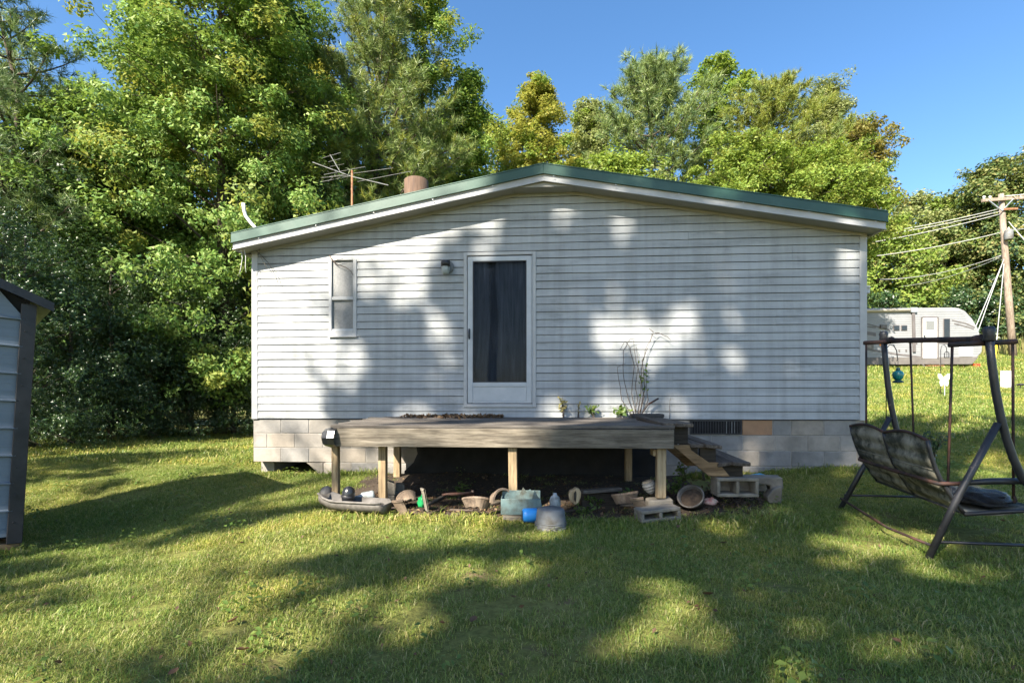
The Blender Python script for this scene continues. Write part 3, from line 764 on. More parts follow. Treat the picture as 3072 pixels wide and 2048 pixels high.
def broadleaf(label, base, H, rad, mats, seed, kind='oval', h0=.18, nclu=300, nleaf=80, rc=.42, size=.11, shape='oval', group=None, name='broadleaf_tree', cat='tree', bark='bark', flat=.75, accept=None, gaps=.0, droop=0.0, squash=1.0, twigs=True):
    rg = np.random.default_rng(seed); rr = random.Random(seed)
    root = thing(name, label, cat, base, 0, group)
    prof = crown_profile(kind)
    # trunk
    tp = [Vector((0, 0, -.2))]; x = y = 0
    for i in range(1, 9):
        x += rr.uniform(-.05, .05) * H * .12; y += rr.uniform(-.05, .05) * H * .12
        tp.append(Vector((x, y, H * .97 * i / 8)))
    r0 = .011 * H + .03
    tb = MB(); tube_np(tb, tp, r0, .012, 8)
    def trunk_at(h):
        f = max(0, min(.999, h / (H * .97))) * 8; i = int(f); return tp[i].lerp(tp[i + 1], f - i)
    # limbs reaching into lobes; clusters gather round limb ends
    nl = max(7, int(nclu / 13)); cents = []; lb = MB()
    for i in range(nl):
        t = (i + rr.random()) / nl; h = H * (h0 + (1 - h0) * t)
        az = i * 2.399 + rr.uniform(-.5, .5); R_ = rad * prof(t) * rr.uniform(.72, 1.12)
        st = trunk_at(max(H * .08, h - R_ * rr.uniform(.25, .6)))
        en = Vector((math.cos(az) * R_, math.sin(az) * R_ * squash, h)) + Vector((trunk_at(h).x, trunk_at(h).y, 0))
        mid = st.lerp(en, .5) + Vector((0, 0, .12 * R_))
        pts = bez(st, mid, en, 5)
        tube_np(lb, pts, max(.012, r0 * .34 * (1.1 - t)), .006, 5)
        k = max(3, int(nclu / nl * rr.uniform(.7, 1.3)))
        for j in range(k):
            f = rr.uniform(.35, 1.06) ** .8
            p = pts[0].lerp(pts[-1], min(f, 1.06)); p.z += .12 * R_ * 4 * f * (1 - f)
            sp = .16 * R_ + .25
            p += Vector((rr.gauss(0, sp), rr.gauss(0, sp), rr.gauss(0, sp * .7)))
            if p.z < .25: p.z = .25 + rr.random() * .3
            cents.append(p)
            if twigs and rr.random() < .5: tube_np(lb, [pts[min(5, int(f * 5))], p], .008, .003, 4)
    C = np.array([tuple(c) for c in cents])
    if gaps > 0:
        keep = rg.random(len(C)) > gaps * (np.sin(C[:, 0] * 2.1 + seed) * np.sin(C[:, 2] * 1.7 + seed * 2) > .25); C = C[keep]
    tb.build('trunk', M[bark], root, True)
    lb.build('limbs', M[bark], root, True)
    N_ = len(C); cnt = np.maximum(6, (nleaf * rg.uniform(.5, 1.4, N_)).astype(int))
    idx = np.repeat(np.arange(N_), cnt); n = len(idx)
    rcs = rc * rg.uniform(.6, 1.35, N_)
    d = rg.normal(size=(n, 3)); d = d / np.maximum(np.linalg.norm(d, axis=1, keepdims=True), 1e-6) * (rg.random((n, 1)) ** .45)
    d[:, 2] *= flat
    pos = C[idx] + d * rcs[idx][:, None] * np.array([1, 1, 1.0]); pos[:, 2] -= droop * (d[:, 0] ** 2 + d[:, 1] ** 2) * rcs[idx]
    out = pos.copy(); out[:, 2] -= H * .45; out = norm(out)
    nr_ = d * .6 + out * .55 + np.array([0, 0, .55]) + rg.normal(0, .55, (n, 3))
    sz = size * rg.uniform(.6, 1.25, n)
    if accept is not None:
        keep = accept(pos + np.array(base)); pos, nr_, sz, idx = pos[keep], nr_[keep], sz[keep], idx[keep]
    if not isinstance(mats, (list, tuple)): mats = [mats]
    me = leaf_mesh('crown', pos, nr_, sz, shape)
    for mm_ in mats: me.materials.append(M[mm_])
    if len(mats) > 1:
        w = rg.random(N_); sel = (w[idx] > .80).astype(np.int32)
        me.polygons.foreach_set('material_index', np.repeat(sel, {'oval': 2, 'tri': 1}.get(shape, 5)))
    link('crown', me, None, root)
    return root

def pine(label, base, H, rad, mats, seed, h0=.2, whorl=.55, needle=.20, nneed=26, dens=1.0, group=None, wid=.011):
    rg = np.random.default_rng(seed); rr = random.Random(seed)
    root = thing('pine_tree', label, 'tree', base, 0, group)
    tb = MB(); tp = [Vector((rr.uniform(-.05, .05) * i, rr.uniform(-.05, .05) * i, -.2 + (H + .2) * i / 7)) for i in range(8)]
    r0 = .012 * H + .02; tube_np(tb, tp, r0, .015, 8); tb.build('trunk', M['bark'], root, True)
    lb = MB(); tips = []; dirs = []
    h = H * h0
    while h < H - .15:
        t = (h - H * h0) / (H * (1 - h0))
        Rm = rad * (max(.0, 1 - t) ** .75) * (.65 + .35 * min(1, t * 5)) + .18
        nbr = rr.choice((3, 4, 4, 5)); a0 = rr.random() * 6.28
        f = max(0, min(.999, (h + .2) / (H + .2))) * 7; i0 = int(f); st = tp[i0].lerp(tp[i0 + 1], f - i0)
        for k in range(nbr):
            az = a0 + k * 6.283 / nbr + rr.uniform(-.35, .35); Lb = Rm * rr.uniform(.55, 1.15)
            up = .15 + .65 * t + rr.uniform(-.1, .2)
            D = Vector((math.cos(az), math.sin(az), 0))
            en = st + D * Lb + Vector((0, 0, Lb * up))
            mid = st + D * Lb * .55 + Vector((0, 0, Lb * up * .2))
            pts = bez(st, mid, en, 6); tube_np(lb, pts, max(.01, .018 * Lb + .006), .006, 5)
            nt = max(3, int(Lb * 7.5 * dens))
            for j in range(nt):
                s = .30 + .72 * (j + rr.random()) / nt
                q = min(5, int(s * 6)); p = pts[q].lerp(pts[min(6, q + 1)], s * 6 - q) if s < 1 else pts[6]
                off = Vector((rr.gauss(0, 1), rr.gauss(0, 1), rr.gauss(.25, .6))) * (.20 * Lb * (1.15 - s) + .10)
                e = p + off; tube_np(lb, [p, e], .006, .004, 4)
                tips.append(e); dirs.append((off.normalized() * .5 + D * .45 + Vector((0, 0, .65))).normalized())
                if rr.random() < .5:
                    tips.append(p.lerp(e, .5)); dirs.append((off.normalized() + Vector((0, 0, .5))).normalized())
        h += whorl * rr.uniform(.7, 1.25) * (1 - .35 * t)
    for k in range(6):
        tips.append(tp[7] - Vector((0, 0, k * .12))); dirs.append(Vector((rr.uniform(-.4, .4), rr.uniform(-.4, .4), 1)).normalized())
    lb.build('limbs', M['bark'], root, True)
    T = np.array([tuple(p) for p in tips]); D = np.array([tuple(p) for p in dirs]); n = len(T)
    idx = np.repeat(np.arange(n), nneed); m_ = len(idx)
    nd = norm(D[idx] * .75 + rg.normal(0, .62, (m_, 3)))
    st = T[idx] - D[idx] * (rg.random((m_, 1)) * needle * .8)
    L_ = needle * rg.uniform(.7, 1.2, (m_, 1))
    sd = norm(np.cross(nd, rg.normal(size=(m_, 3)))) * wid
    V = np.stack([st - sd * .6, st + sd * .6, st + nd * L_], 1).reshape(-1, 3)
    me = np_mesh('needles', V, np.arange(m_ * 3).reshape(-1, 3), 3)
    for mm_ in mats: me.materials.append(M[mm_])
    if len(mats) > 1:
        sel = (rg.random(n) > .8).astype(np.int32); me.polygons.foreach_set('material_index', sel[idx])
    link('needles', me, None, root)
    return root

M['leaf_gum'] = leafmat('sweetgum_leaves', [(0.0713, 0.154, 0.034), (0.136, 0.244, 0.0491), (0.199, 0.296, 0.068), (0.276, 0.35, 0.104)], (.26, .36, .05), .30, .55, .22)
M['leaf_gum2'] = leafmat('sweetgum_leaves_yellowing', [(.13, .20, .035), (.20, .26, .05), (.28, .29, .07)], (.4, .4, .06), .35, .55, .22)
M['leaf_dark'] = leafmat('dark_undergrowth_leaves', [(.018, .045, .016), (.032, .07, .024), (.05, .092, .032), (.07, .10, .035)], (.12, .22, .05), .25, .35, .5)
M['leaf_yellow'] = leafmat('yellowing_leaves', [(.17, .21, .035), (.24, .265, .05), (.33, .30, .065), (.15, .20, .035)], (.45, .42, .06), .4, .55, .22)
M['leaf_bright'] = leafmat('bright_green_leaves', [(0.109, 0.181, 0.0319), (0.174, 0.254, 0.0435), (0.261, 0.304, 0.0653)], (.32, .42, .05), .38, .55, .22)
M['leaf_pale'] = leafmat('pale_grey_green_leaves', [(0.156, 0.202, 0.0715), (0.234, 0.267, 0.104), (0.312, 0.325, 0.13)], (.34, .40, .12), .33, .55, .22)
M['leaf_olive'] = leafmat('olive_brown_leaves', [(0.135, 0.128, 0.0351), (0.209, 0.176, 0.0473), (0.176, 0.196, 0.0473)], (.32, .28, .06), .33, .55, .22)
M['leaf_oak'] = leafmat('oak_leaves', [(0.056, 0.098, 0.028), (0.105, 0.147, 0.042), (0.168, 0.196, 0.063), (0.21, 0.182, 0.063)], (.22, .28, .06), .28, .55, .22)
M['leaf_shade'] = leafmat('leaves', [(.05, .09, .02), (.09, .13, .03)], (.2, .3, .05), .2, .5, .3)
M['needle'] = leafmat('pine_needles', [(.11, .18, .05), (.18, .25, .07), (.27, .31, .10)], (.25, .32, .08), .22, .45, .4)
M['needle_b'] = leafmat('blue_green_needles', [(0.08, 0.152, 0.064), (0.144, 0.224, 0.088), (0.24, 0.304, 0.128)], (.22, .3, .1), .2, .45, .4)
M['needle_y'] = leafmat('yellow_green_needles', [(.14, .20, .03), (.21, .26, .045), (.29, .28, .06)], (.38, .36, .05), .25, .45, .35)

def tb(px, Y): x = (px - CX) / F * Y; return (x, Y, gz(x, Y))
def th(px, py, Y): return ZC - (py - HY) / F * Y - tb(px, Y)[2]

# left wood, front to back
pine('tall pine at the far left edge above the shed', tb(45, 12.5), th(45, -180, 12.5), 2.6, ['needle_b', 'needle'], 101, .25, .5, .22, 28, 1.5, wid=.013)
broadleaf('broad leafy tree left of the tallest, its round top just inside the picture', tb(475, 15.5), th(475, 60, 15.5), 2.5, ['leaf_gum', 'leaf_gum2'], 102, 'pyr', .10, 800, 170, .44, .125, 'tri', gaps=.4)
broadleaf('tallest leafy tree of the left wood, its top cut by the picture', tb(660, 14.4), th(660, -260, 14.4), 2.8, ['leaf_gum', 'leaf_gum2'], 103, 'oval', .10, 980, 180, .44, .12, 'tri', gaps=.4)
broadleaf('dark-trunked leafy tree between the tallest tree and the pine', tb(850, 16.5), th(850, -40, 16.5), 2.4, ['leaf_gum', 'leaf_dark'], 104, 'oval', .12, 540, 150, .42, .125, 'tri', gaps=.3)
broadleaf('lower leafy tree beside the pine at the far left', tb(215, 13.6), th(215, 350, 13.6), 2.2, ['leaf_gum', 'leaf_dark'], 105, 'oval', .10, 520, 150, .42, .12, 'tri')
broadleaf('yellowing tree peeping over the wood left of the big pine', tb(950, 23), th(950, 130, 23), 2.6, 'leaf_yellow', 106, 'pyr', .45, 300, 70, .5, .17)
pine('big pine behind the left half of the roof', tb(1125, 18), th(1125, -170, 18), 4.2, ['needle', 'needle_y'], 107, .26, .46, .27, 30, 1.45, wid=.016)
broadleaf('leafy tree rising close against the right side of the big pine', tb(1285, 19.5), th(1285, -10, 19.5), 1.9, ['leaf_gum', 'leaf_gum2'], 108, 'column', .25, 420, 120, .42, .14, 'tri', gaps=.3)
broadleaf('slim leafy tree stepping down right of the big pine', tb(1400, 20), th(1400, 225, 20), 1.7, ['leaf_gum', 'leaf_bright'], 109, 'pyr', .30, 330, 130, .42, .14, 'tri', gaps=.25)
# behind the roof
broadleaf('yellow-green pyramid-shaped tree directly behind the roof ridge', tb(1612, 24), th(1612, 262, 24), 2.5, ['leaf_yellow', 'leaf_bright'], 110, 'cone', .62, 360, 140, .36, .14, 'tri')
broadleaf('low tree filling the dip between the pyramid tree and the left wood', tb(1490, 26), th(1490, 370, 26), 2.4, ['leaf_gum2', 'leaf_bright'], 111, 'oval', .5, 300, 70, .5, .17)
broadleaf('slender leafy tree at the left foot of the pale pine', tb(1765, 27), th(1765, 310, 27), 2.0, ['leaf_pale', 'leaf_bright'], 112, 'pyr', .60, 330, 70, .45, .16)
pine('pale green pointed pine behind the right half of the roof', tb(1955, 24.5), th(1955, 178, 24.5), 4.0, ['needle', 'needle_b'], 113, .52, .42, .34, 30, 1.3, wid=.02)
broadleaf('narrow upright leafy tree between the two pines behind the roof', tb(2138, 26), th(2138, 200, 26), 1.5, ['leaf_bright', 'leaf_gum'], 114, 'column', .55, 330, 65, .42, .17, gaps=.3)
pine('yellow-green flat-topped pine behind the right half of the roof', tb(2325, 23.5), th(2325, 240, 23.5), 3.6, ['needle_y', 'needle'], 115, .5, .34, .24, 32, 1.7, wid=.019)
broadleaf('pale feathery tree right of the yellow-green pine', tb(2475, 26), th(2475, 265, 26), 2.6, 'leaf_pale', 116, 'pyr', .5, 520, 110, .40, .13, 'tri', gaps=.3)
broadleaf('olive-brown tree at the right end of the trees behind the roof', tb(2585, 24), th(2585, 385, 24), 1.35, ['leaf_olive', 'leaf_bright'], 117, 'column', .62, 320, 70, .40, .15, gaps=.3)
broadleaf('low bright green maple above the middle of the right roof slope', tb(2235, 21.5), th(2235, 450, 21.5), 2.8, ['leaf_bright', 'leaf_gum2'], 118, 'oval', .45, 420, 140, .42, .135, 'tri')
broadleaf('low bright green maple above the lower right roof slope', tb(2450, 21.5), th(2450, 470, 21.5), 2.5, ['leaf_bright', 'leaf_gum2'], 119, 'oval', .55, 420, 140, .42, .135, 'tri')
broadleaf('low leafy tree at the foot of the pale pine above the roof', tb(1850, 22), th(1850, 470, 22), 2.4, ['leaf_bright', 'leaf_pale'], 120, 'oval', .5, 300, 75, .45, .16)
# deeper trees closing the wood
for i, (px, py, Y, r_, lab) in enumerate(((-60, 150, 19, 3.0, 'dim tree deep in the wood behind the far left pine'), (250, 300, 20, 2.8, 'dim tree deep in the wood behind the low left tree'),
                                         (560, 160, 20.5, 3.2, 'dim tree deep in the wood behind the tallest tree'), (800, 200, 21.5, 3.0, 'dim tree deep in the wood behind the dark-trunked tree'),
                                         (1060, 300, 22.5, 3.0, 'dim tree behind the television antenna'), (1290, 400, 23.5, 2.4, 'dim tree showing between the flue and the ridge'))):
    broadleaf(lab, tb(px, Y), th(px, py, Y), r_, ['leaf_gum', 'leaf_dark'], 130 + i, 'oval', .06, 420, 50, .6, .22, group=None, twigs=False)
# far trees on the right
for i, (px, py, Y, r_, mt, bk, lab) in enumerate((
        (2655, 690, 46, 4.4, ['leaf_bright', 'leaf_oak'], 'bark', 'far green tree just past the right corner of the house'),
        (2760, 595, 50, 5.2, ['leaf_pale', 'leaf_oak'], 'bark_pale', 'far rounded tree with tall pale trunk above the caravan'),
        (2860, 595, 48, 4.5, ['leaf_bright', 'leaf_oak'], 'bark', 'far yellow-green tree behind the front end of the caravan'),
        (2985, 490, 45, 5.0, ['leaf_oak', 'leaf_dark'], 'bark', 'big dark oak behind the utility pole'),
        (3130, 440, 44, 5.2, ['leaf_oak', 'leaf_dark'], 'bark', 'big dark oak cut by the right edge of the picture'))):
    broadleaf(lab, tb(px, Y), th(px, py, Y), r_, mt, 150 + i, 'round', .10, 520, 70, .95, .30, bark=bk, gaps=.2)
for i, (px, Y, h_) in enumerate(((2610, 40, 4.5), (2720, 42, 3.2), (2900, 40, 4.2), (2985, 38, 3.5), (3120, 38, 4.0))):
    broadleaf(['dense bush low behind the caravan roof by the house', 'dense bush behind the middle of the caravan', 'dense bush behind the front end of the caravan', 'dense bush left of the utility pole foot', 'dense bush right of the utility pole'][i],
              tb(px, Y), h_, 3.0, ['leaf_dark', 'leaf_oak'], 170 + i, 'shrub', .05, 130, 60, .7, .24, name='bush', cat='bush', twigs=False)
# understorey along the left wood
shr = [(95, 10.3, 4.6, 1.7), (215, 11.3, 3.9, 1.7), (330, 12.3, 4.7, 1.9), (450, 13.0, 3.8, 1.9), (575, 13.7, 4.4, 2.0), (700, 14.4, 4.2, 2.0), (800, 15.2, 4.6, 2.0), (10, 9.9, 4.2, 1.6), (385, 14.4, 5.6, 2.2), (150, 12.6, 5.6, 2.1)]
shl = ['dark shrub right beside the shed corner', 'dark shrub second from the shed corner', 'tall dark shrub third from the shed corner', 'lower dark shrub at the middle of the wood edge', 'dark star-leaved shrub right of the middle of the wood edge',
       'dark star-leaved shrub nearest the left corner of the house', 'shrub half hidden behind the left corner of the house', 'shrub behind the shed roof', 'tall sapling behind the middle shrubs', 'tall sapling behind the shrubs near the shed']
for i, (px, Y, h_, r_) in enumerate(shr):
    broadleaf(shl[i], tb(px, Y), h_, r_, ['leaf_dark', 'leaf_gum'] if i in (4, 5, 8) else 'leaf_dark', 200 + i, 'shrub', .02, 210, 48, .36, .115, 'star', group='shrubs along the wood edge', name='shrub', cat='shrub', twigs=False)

# ------------------------------------------------------------------ trees behind the camera: they shade the wall and lawn
SD = np.array(SUN_DIR)
def to_mask(p):
    """slide a point along the sunlight to the plane of the gable wall"""
    k = (6.6 - p[:, 1]) / SD[1]
    return p[:, 0] + SD[0] * k, p[:, 2] + SD[2] * k
def wall_px(px, py):
    u, z = HP(px, py); w = HW(u, 0, z); a, c = to_mask(np.array([[w.x, w.y, w.z]])); return a[0], c[0]
def gnd_px(px, py):
    p = GP(px, py); a, c = to_mask(np.array([[p.x, p.y, p.z]])); return a[0], c[0]
LIT = []   # sunny openings in the canopy (x, z, rx, rz)
for (px, py, rx, ry) in ((790, 1000, 170, 480), (800, 1340, 260, 120), (900, 760, 340, 120), (1120, 760, 120, 60), (1030, 1100, 90, 60), (1060, 1080, 60, 60), (960, 860, 160, 80), (1330, 940, 60, 45), (1330, 1100, 50, 55), (1665, 860, 32, 70), (1835, 1020, 50, 75), (1990, 1100, 60, 70), (2060, 960, 26, 70),
                         (2190, 690, 55, 35), (2520, 780, 45, 70), (1620, 660, 35, 35), (1715, 1215, 55, 35), (2170, 1060, 35, 60), (2560, 900, 22, 60), (2200, 900, 30, 60), (1260, 1200, 40, 60), (1180, 700, 60, 50)):
    a, c = wall_px(px, py); LIT.append((a, c, rx / 225, ry / 225))
for (px, py, rx, ry) in ((620, 1460, 560, 70), (820, 1390, 300, 70), (900, 1610, 420, 70), (1180, 1580, 360, 40), (650, 1680, 280, 50), (560, 1720, 150, 40), (1480, 1600, 160, 18), (250, 1900, 540, 140), (700, 1860, 320, 70), (500, 2010, 420, 95), (1000, 1960, 160, 30),
                         (2330, 1880, 230, 75), (2200, 1990, 310, 80), (2650, 1940, 200, 60), (2560, 1620, 120, 28), (2850, 1720, 150, 30), (1650, 1680, 130, 24), (2020, 1720, 130, 20), (1980, 1560, 160, 12), (2150, 1610, 140, 16), (2420, 1710, 70, 20), (1180, 1880, 120, 20), (1000, 1790, 110, 18), (2760, 1860, 80, 24), (2930, 2000, 90, 40)):
    a, c = gnd_px(px, py); a1, _ = gnd_px(px + rx, py); _, c1 = gnd_px(px, py - ry); _, c2 = gnd_px(px, min(2040, py + ry))
    LIT.append((a, c, abs(a1 - a), max(.12, abs(c1 - c2) / 2)))
LIT = np.array(LIT)
def shade_accept(w):
    X, Z = to_mask(w)
    Xw = X + .75 * (vnoise(X + 60, Z + 60, 1.5, 41) - .5) + .3 * (vnoise(X + 60, Z + 60, 4, 43) - .5); Zw = Z + .9 * (vnoise(X + 60, Z + 60, 1.3, 42) - .5) + .35 * (vnoise(X + 60, Z + 60, 4, 44) - .5)
    d = np.min(np.sqrt(((Xw[:, None] - LIT[None, :, 0]) / LIT[None, :, 2] / 1.2) ** 2 + ((Zw[:, None] - LIT[None, :, 1]) / LIT[None, :, 3] / 1.2) ** 2), axis=1)
    Xd = X - .30 * Z; nz = .62 * vnoise(Xd + 40, Z * .32 + 40, 2.3, 21) + .38 * vnoise(Xd + 40, Z * .45 + 40, 5.5, 22)
    keep = rng.random(len(X)) < ss(.75, 1.6, d) ** 1.8 * (1 - .95 * ss(.56, .69, nz)) ** 1.4
    keep &= (Z < 4.6) & (X > -4.5)
    top = Z > 3.4
    keep &= ~top | ((X > -.2) & (rng.random(len(X)) < np.where(Z < 4.25, .9, .3)))
    return keep
for i, (x, y, H, r_, lab) in enumerate(((-15.4, -9.6, 20.5, 3.6, 'leftmost of the tall trees behind the viewer'), (-12.4, -8.4, 19.8, 3.4, 'second of the tall trees behind the viewer'), (-9.3, -10.0, 21.0, 3.6, 'middle one of the tall trees behind the viewer'),
                                      (-6.2, -8.5, 19.8, 3.4, 'fourth of the tall trees behind the viewer'), (-3.2, -9.6, 20.5, 3.6, 'rightmost of the tall trees behind the viewer'))):
    broadleaf(lab, (x, y, gz(x, y)), H, r_, 'leaf_shade', 300 + i, 'column', .52, 640, 96, .52, .27, 'tri', group='trees behind the viewer', accept=shade_accept, twigs=False)
for i, (x, y, H, r_) in enumerate(((-13.6, 5.2, 9.8, 2.4), (-16.0, 8.6, 11.0, 2.6), (-11.8, .8, 8.5, 2.1))):
    broadleaf(['leafy tree outside the picture beyond the shed', 'leafy tree outside the picture at the end of the wood', 'leafy tree outside the picture in front of the shed'][i], (x, y, gz(x, y)), H, r_, 'leaf_dark', 320 + i, 'oval', .10, 230, 50, .45, .16, twigs=False)

# ------------------------------------------------------------------ shed at the left edge
sc_ = P(58, 1500, 4.25)
shed = thing('metal_shed', 'blue-grey ribbed metal shed with dark trim at the left edge', 'shed', (sc_.x, sc_.y, -.27), math.atan2(-.74, -.672))
shed.rotation_euler = (0, math.radians(-2.6), math.atan2(-.74, -.672))
# local +x runs along the gable face away from the corner, local +y is the outward face normal side (towards camera is +y)
SWd, SH, SD_ = 2.6, 2.10, 1.3
slope = .42
def stop(x): return SH + .06 + slope * min(x, SWd - x)
b = MB(); b.prism([(.03, .14), (SWd - .03, .14), (SWd - .03, stop(SWd)), (SWd / 2, stop(SWd / 2) - .02), (.03, stop(0))], -SD_ + .03, -.03); b.build('wall_core', M['screen_dark'], shed)
zz = .16; k = 0
while zz < stop(SWd / 2) - .05:
    z1 = min(zz + .205, stop(SWd / 2) - .03)
    def xr(z): return max(.06, (z - SH - .03) / slope + .02) if z > SH else .06
    a0, a1 = xr(zz), xr(z1)
    b = MB(); b.hexa([(a0, -.03, zz), (a0, 0, zz), (SWd - a0, 0, zz), (SWd - a0, -.03, zz), (a1, -.03, z1), (a1, 0, z1), (SWd - a1, 0, z1), (SWd - a1, -.03, z1)])
    for zf in (.3, .66):
        b.box(a1, SWd - a1, -.004, .003, zz + .205 * zf, zz + .205 * zf + .006)
    b.build('wall_panel', M['shed_panel'], shed)
    if z1 + .026 < stop(SWd / 2) - .03:
        ar = xr(z1 + .026)
        b = MB(); b.prism([(-.03, z1), (.0, z1), (.030, z1 + .008), (.030, z1 + .018), (.0, z1 + .026), (-.03, z1 + .026)], ar, SWd - ar, 'x'); b.build('panel_rib', M['shed_panel'], shed)
    zz += .231
b = MB(); b.box(-.012, .085, -.085, .03, .10, SH + .03); b.build('corner_trim', M['dark_metal'], shed, bevel=.004)
for k in range(9):
    b = MB(); b.lathe([(0, .006), (.007, .005), (.008, 0)], 8, mat=Matrix.Rotation(-math.pi / 2, 3, 'X'), c=(.05, .031, .28 + k * .231)); b.build('trim_screw', M['dark_metal'], shed)
for s in (0, 1):
    xa, xb = (-.11, SWd / 2) if s == 0 else (SWd + .11, SWd / 2)
    za, zb = SH + .06 - .11 * slope, stop(SWd / 2)
    b = MB()
    pts = [(xa, za), (xb, zb), (xb, zb + .035), (xa, za + .035)]
    b.prism(pts, -SD_ - .1, .085); b.build('roof_sheet', M['galv'], shed)
    b = MB(); b.prism([(xa - .004, za - .03), (xb, zb - .03), (xb, zb + .045), (xa - .004, za + .045)], .086, .1); b.build('roof_trim', M['dark_metal'], shed)
b = MB(); b.box(.0, SWd, -SD_, -.01, -.05, .10); b.build('skid', M['wood_str'], shed, bevel=.006)

# ------------------------------------------------------------------ garden swing
FN = GP(2785, 1655); Fb = Vector((.18, .983, 0)).normalized(); Ff = Vector((.983, -.18, 0)).normalized()
FN = Vector((3.02, 3.65, gz(3.02, 3.65)))
sw = thing('garden_swing', 'old dark metal garden swing with mildewed double sling backrest', 'swing', FN)
def sp(a, s, z): return Ff * a + Fb * s + Vector((0, 0, z))
gfar = gz(*(FN + Fb * 1.37).xy) - FN.z
TZ0, TZ1 = 1.645, 1.80
SL = 1.37
for (s, g0, tz, nm) in ((0, 0, TZ0, 'near'), (SL, gfar, TZ1, 'far')):
    tp = sp(.40, s, tz)
    b = MB(); b.tube(bez(tp, sp(.44, s, .98), sp(.60, s, .62), 6) + [sp(.82, s, .30), sp(1.0, s, g0 - .02)], .025, 10); up = b.build('upright', M['swing_metal'], sw, True)
    b = MB(); b.lathe([(0, .05), (.028, .045), (.04, .02), (.034, -.005), (.038, -.05), (.031, -.06)], 12, c=tp); b.build('post_cap', M['swing_metal'], up, True)
    b = MB(); b.tube([sp(.455, s, 1.0), sp(.22, s, .50), sp(0, s, g0 - .03)], .0235, 10); lg = b.build('rear_leg', M['swing_metal'], sw, True)
    b = MB(); b.tube([sp(.05, s, .135 + g0), sp(.90, s, .14 + g0)], .011, 8); b.build('side_bar', M['swing_metal'], sw, True)
    # short cross bar that carries the hangers
    sh = .05 if s == 0 else SL - .10
    b = MB(); b.tube([sp(.18, sh, tz - .075), sp(.60, sh, tz - .06)], .020, 10); b.build('hanger_bar', M['swing_rust'], sw, True)
    for a, a2, zb in ((.20, .20, .62 if s else .50), (.58, .62, .45)):
        b = MB(); b.tube([sp(a, sh, tz - .08), sp(a2, .10 if s == 0 else SL - .10, zb)], .009, 7); b.tube([sp(a2, .10 if s == 0 else SL - .1, zb + .02), sp(a2 + .012, .10 if s == 0 else SL - .1, zb - .015), sp(a2, .10 if s == 0 else SL - .1, zb - .03)], .012, 7); b.build('hanger_rod', M['swing_rust'], sw, True)
b = MB(); b.tube([sp(.40, 0, TZ0 - .045), sp(.40, SL, TZ1 - .045)], .023, 12); b.build('top_beam', M['swing_rust'], sw, True)
for s in (.10, SL - .10):
    b = MB(); b.tube([sp(.40, s - .04, TZ0 - .045 + (TZ1 - TZ0) * s / SL), sp(.40, s + .04, TZ0 - .045 + (TZ1 - TZ0) * s / SL)], .034, 12); b.build('collar', M['swing_rust'], sw, True)
b = MB(); b.tube([sp(.03, .0, .11), sp(.0, .5, .085 + gfar * .3), sp(.02, SL, .10 + gfar)], .011, 8); b.build('rear_bar', M['swing_rust'], sw, True)
# backrest: two sling panels in a frame
def bk(s, t):          # t 0 bottom .. 1 top
    a = .30 - .235 * t - .04 * math.sin(t * math.pi); z_ = .33 + .53 * t
    return a, z_ + .06 * s / SL
S0, S1 = .09, SL - .09; SM = (S0 + S1) / 2
for (s0, s1) in ((S0, SM), (SM, S1)):
    vs, fs = [], []; ns, nt = 8, 36
    for i in range(ns + 1):
        for j in range(nt + 1):
            u_ = i / ns; t = j / nt; s = s0 + .02 + (s1 - s0 - .04) * u_
            a, z_ = bk(s, t); arch = .036 * math.sin(u_ * math.pi) * (t > .8) * (t - .8) / .2
            bel = -.018 * math.sin(u_ * math.pi) * math.sin(t * math.pi) + .009 * math.sin(t * 34)
            vs.append(sp(a + bel, s, z_ + arch))
    for i in range(ns):
        for j in range(nt): q = i * (nt + 1) + j; fs.append((q, q + nt + 1, q + nt + 2, q + 1))
    b = MB(); b.add(vs, fs); o = b.build('back_panel', M['cloth'], sw, True); sm = o.modifiers.new('thick', 'SOLIDIFY'); sm.thickness = .008
    b = MB()
    for tt in (.30, .58, .88):     # stitched bands across the sling
        pts = []
        for i in range(7):
            u_ = i / 6; s = s0 + .03 + (s1 - s0 - .06) * u_; a, z_ = bk(s, tt)
            pts.append(sp(a - .018 * math.sin(u_ * math.pi) * math.sin(tt * math.pi) - .008, s, z_))
        b.tube(pts, .0045, 5)
    b.build('stitched_band', M['cloth'], o, True)
    # frame round the panel: arched top
    top = [sp(bk(s0 + (s1 - s0) * i / 10, 1)[0], s0 + (s1 - s0) * i / 10, bk(s0 + (s1 - s0) * i / 10, 1)[1] + .04 * math.sin(math.pi * i / 10)) for i in range(11)]
    b = MB(); b.tube(top, .013, 8); b.build('back_frame', M['swing_rust'], sw, True)
    for s in ((s0 + .006,) if s0 == S0 else (s0 + .006, s1 - .006)):
        b = MB(); b.tube([sp(bk(s, j / 8)[0], s, bk(s, j / 8)[1]) for j in range(9)], .014, 8); b.build('back_frame', M['swing_metal'], sw, True)
b = MB(); b.tube([sp(bk(S0, 0)[0], S0, bk(S0, 0)[1]), sp(bk(S1, 0)[0], S1, bk(S1, 0)[1])], .014, 8); b.build('back_frame', M['swing_metal'], sw, True)
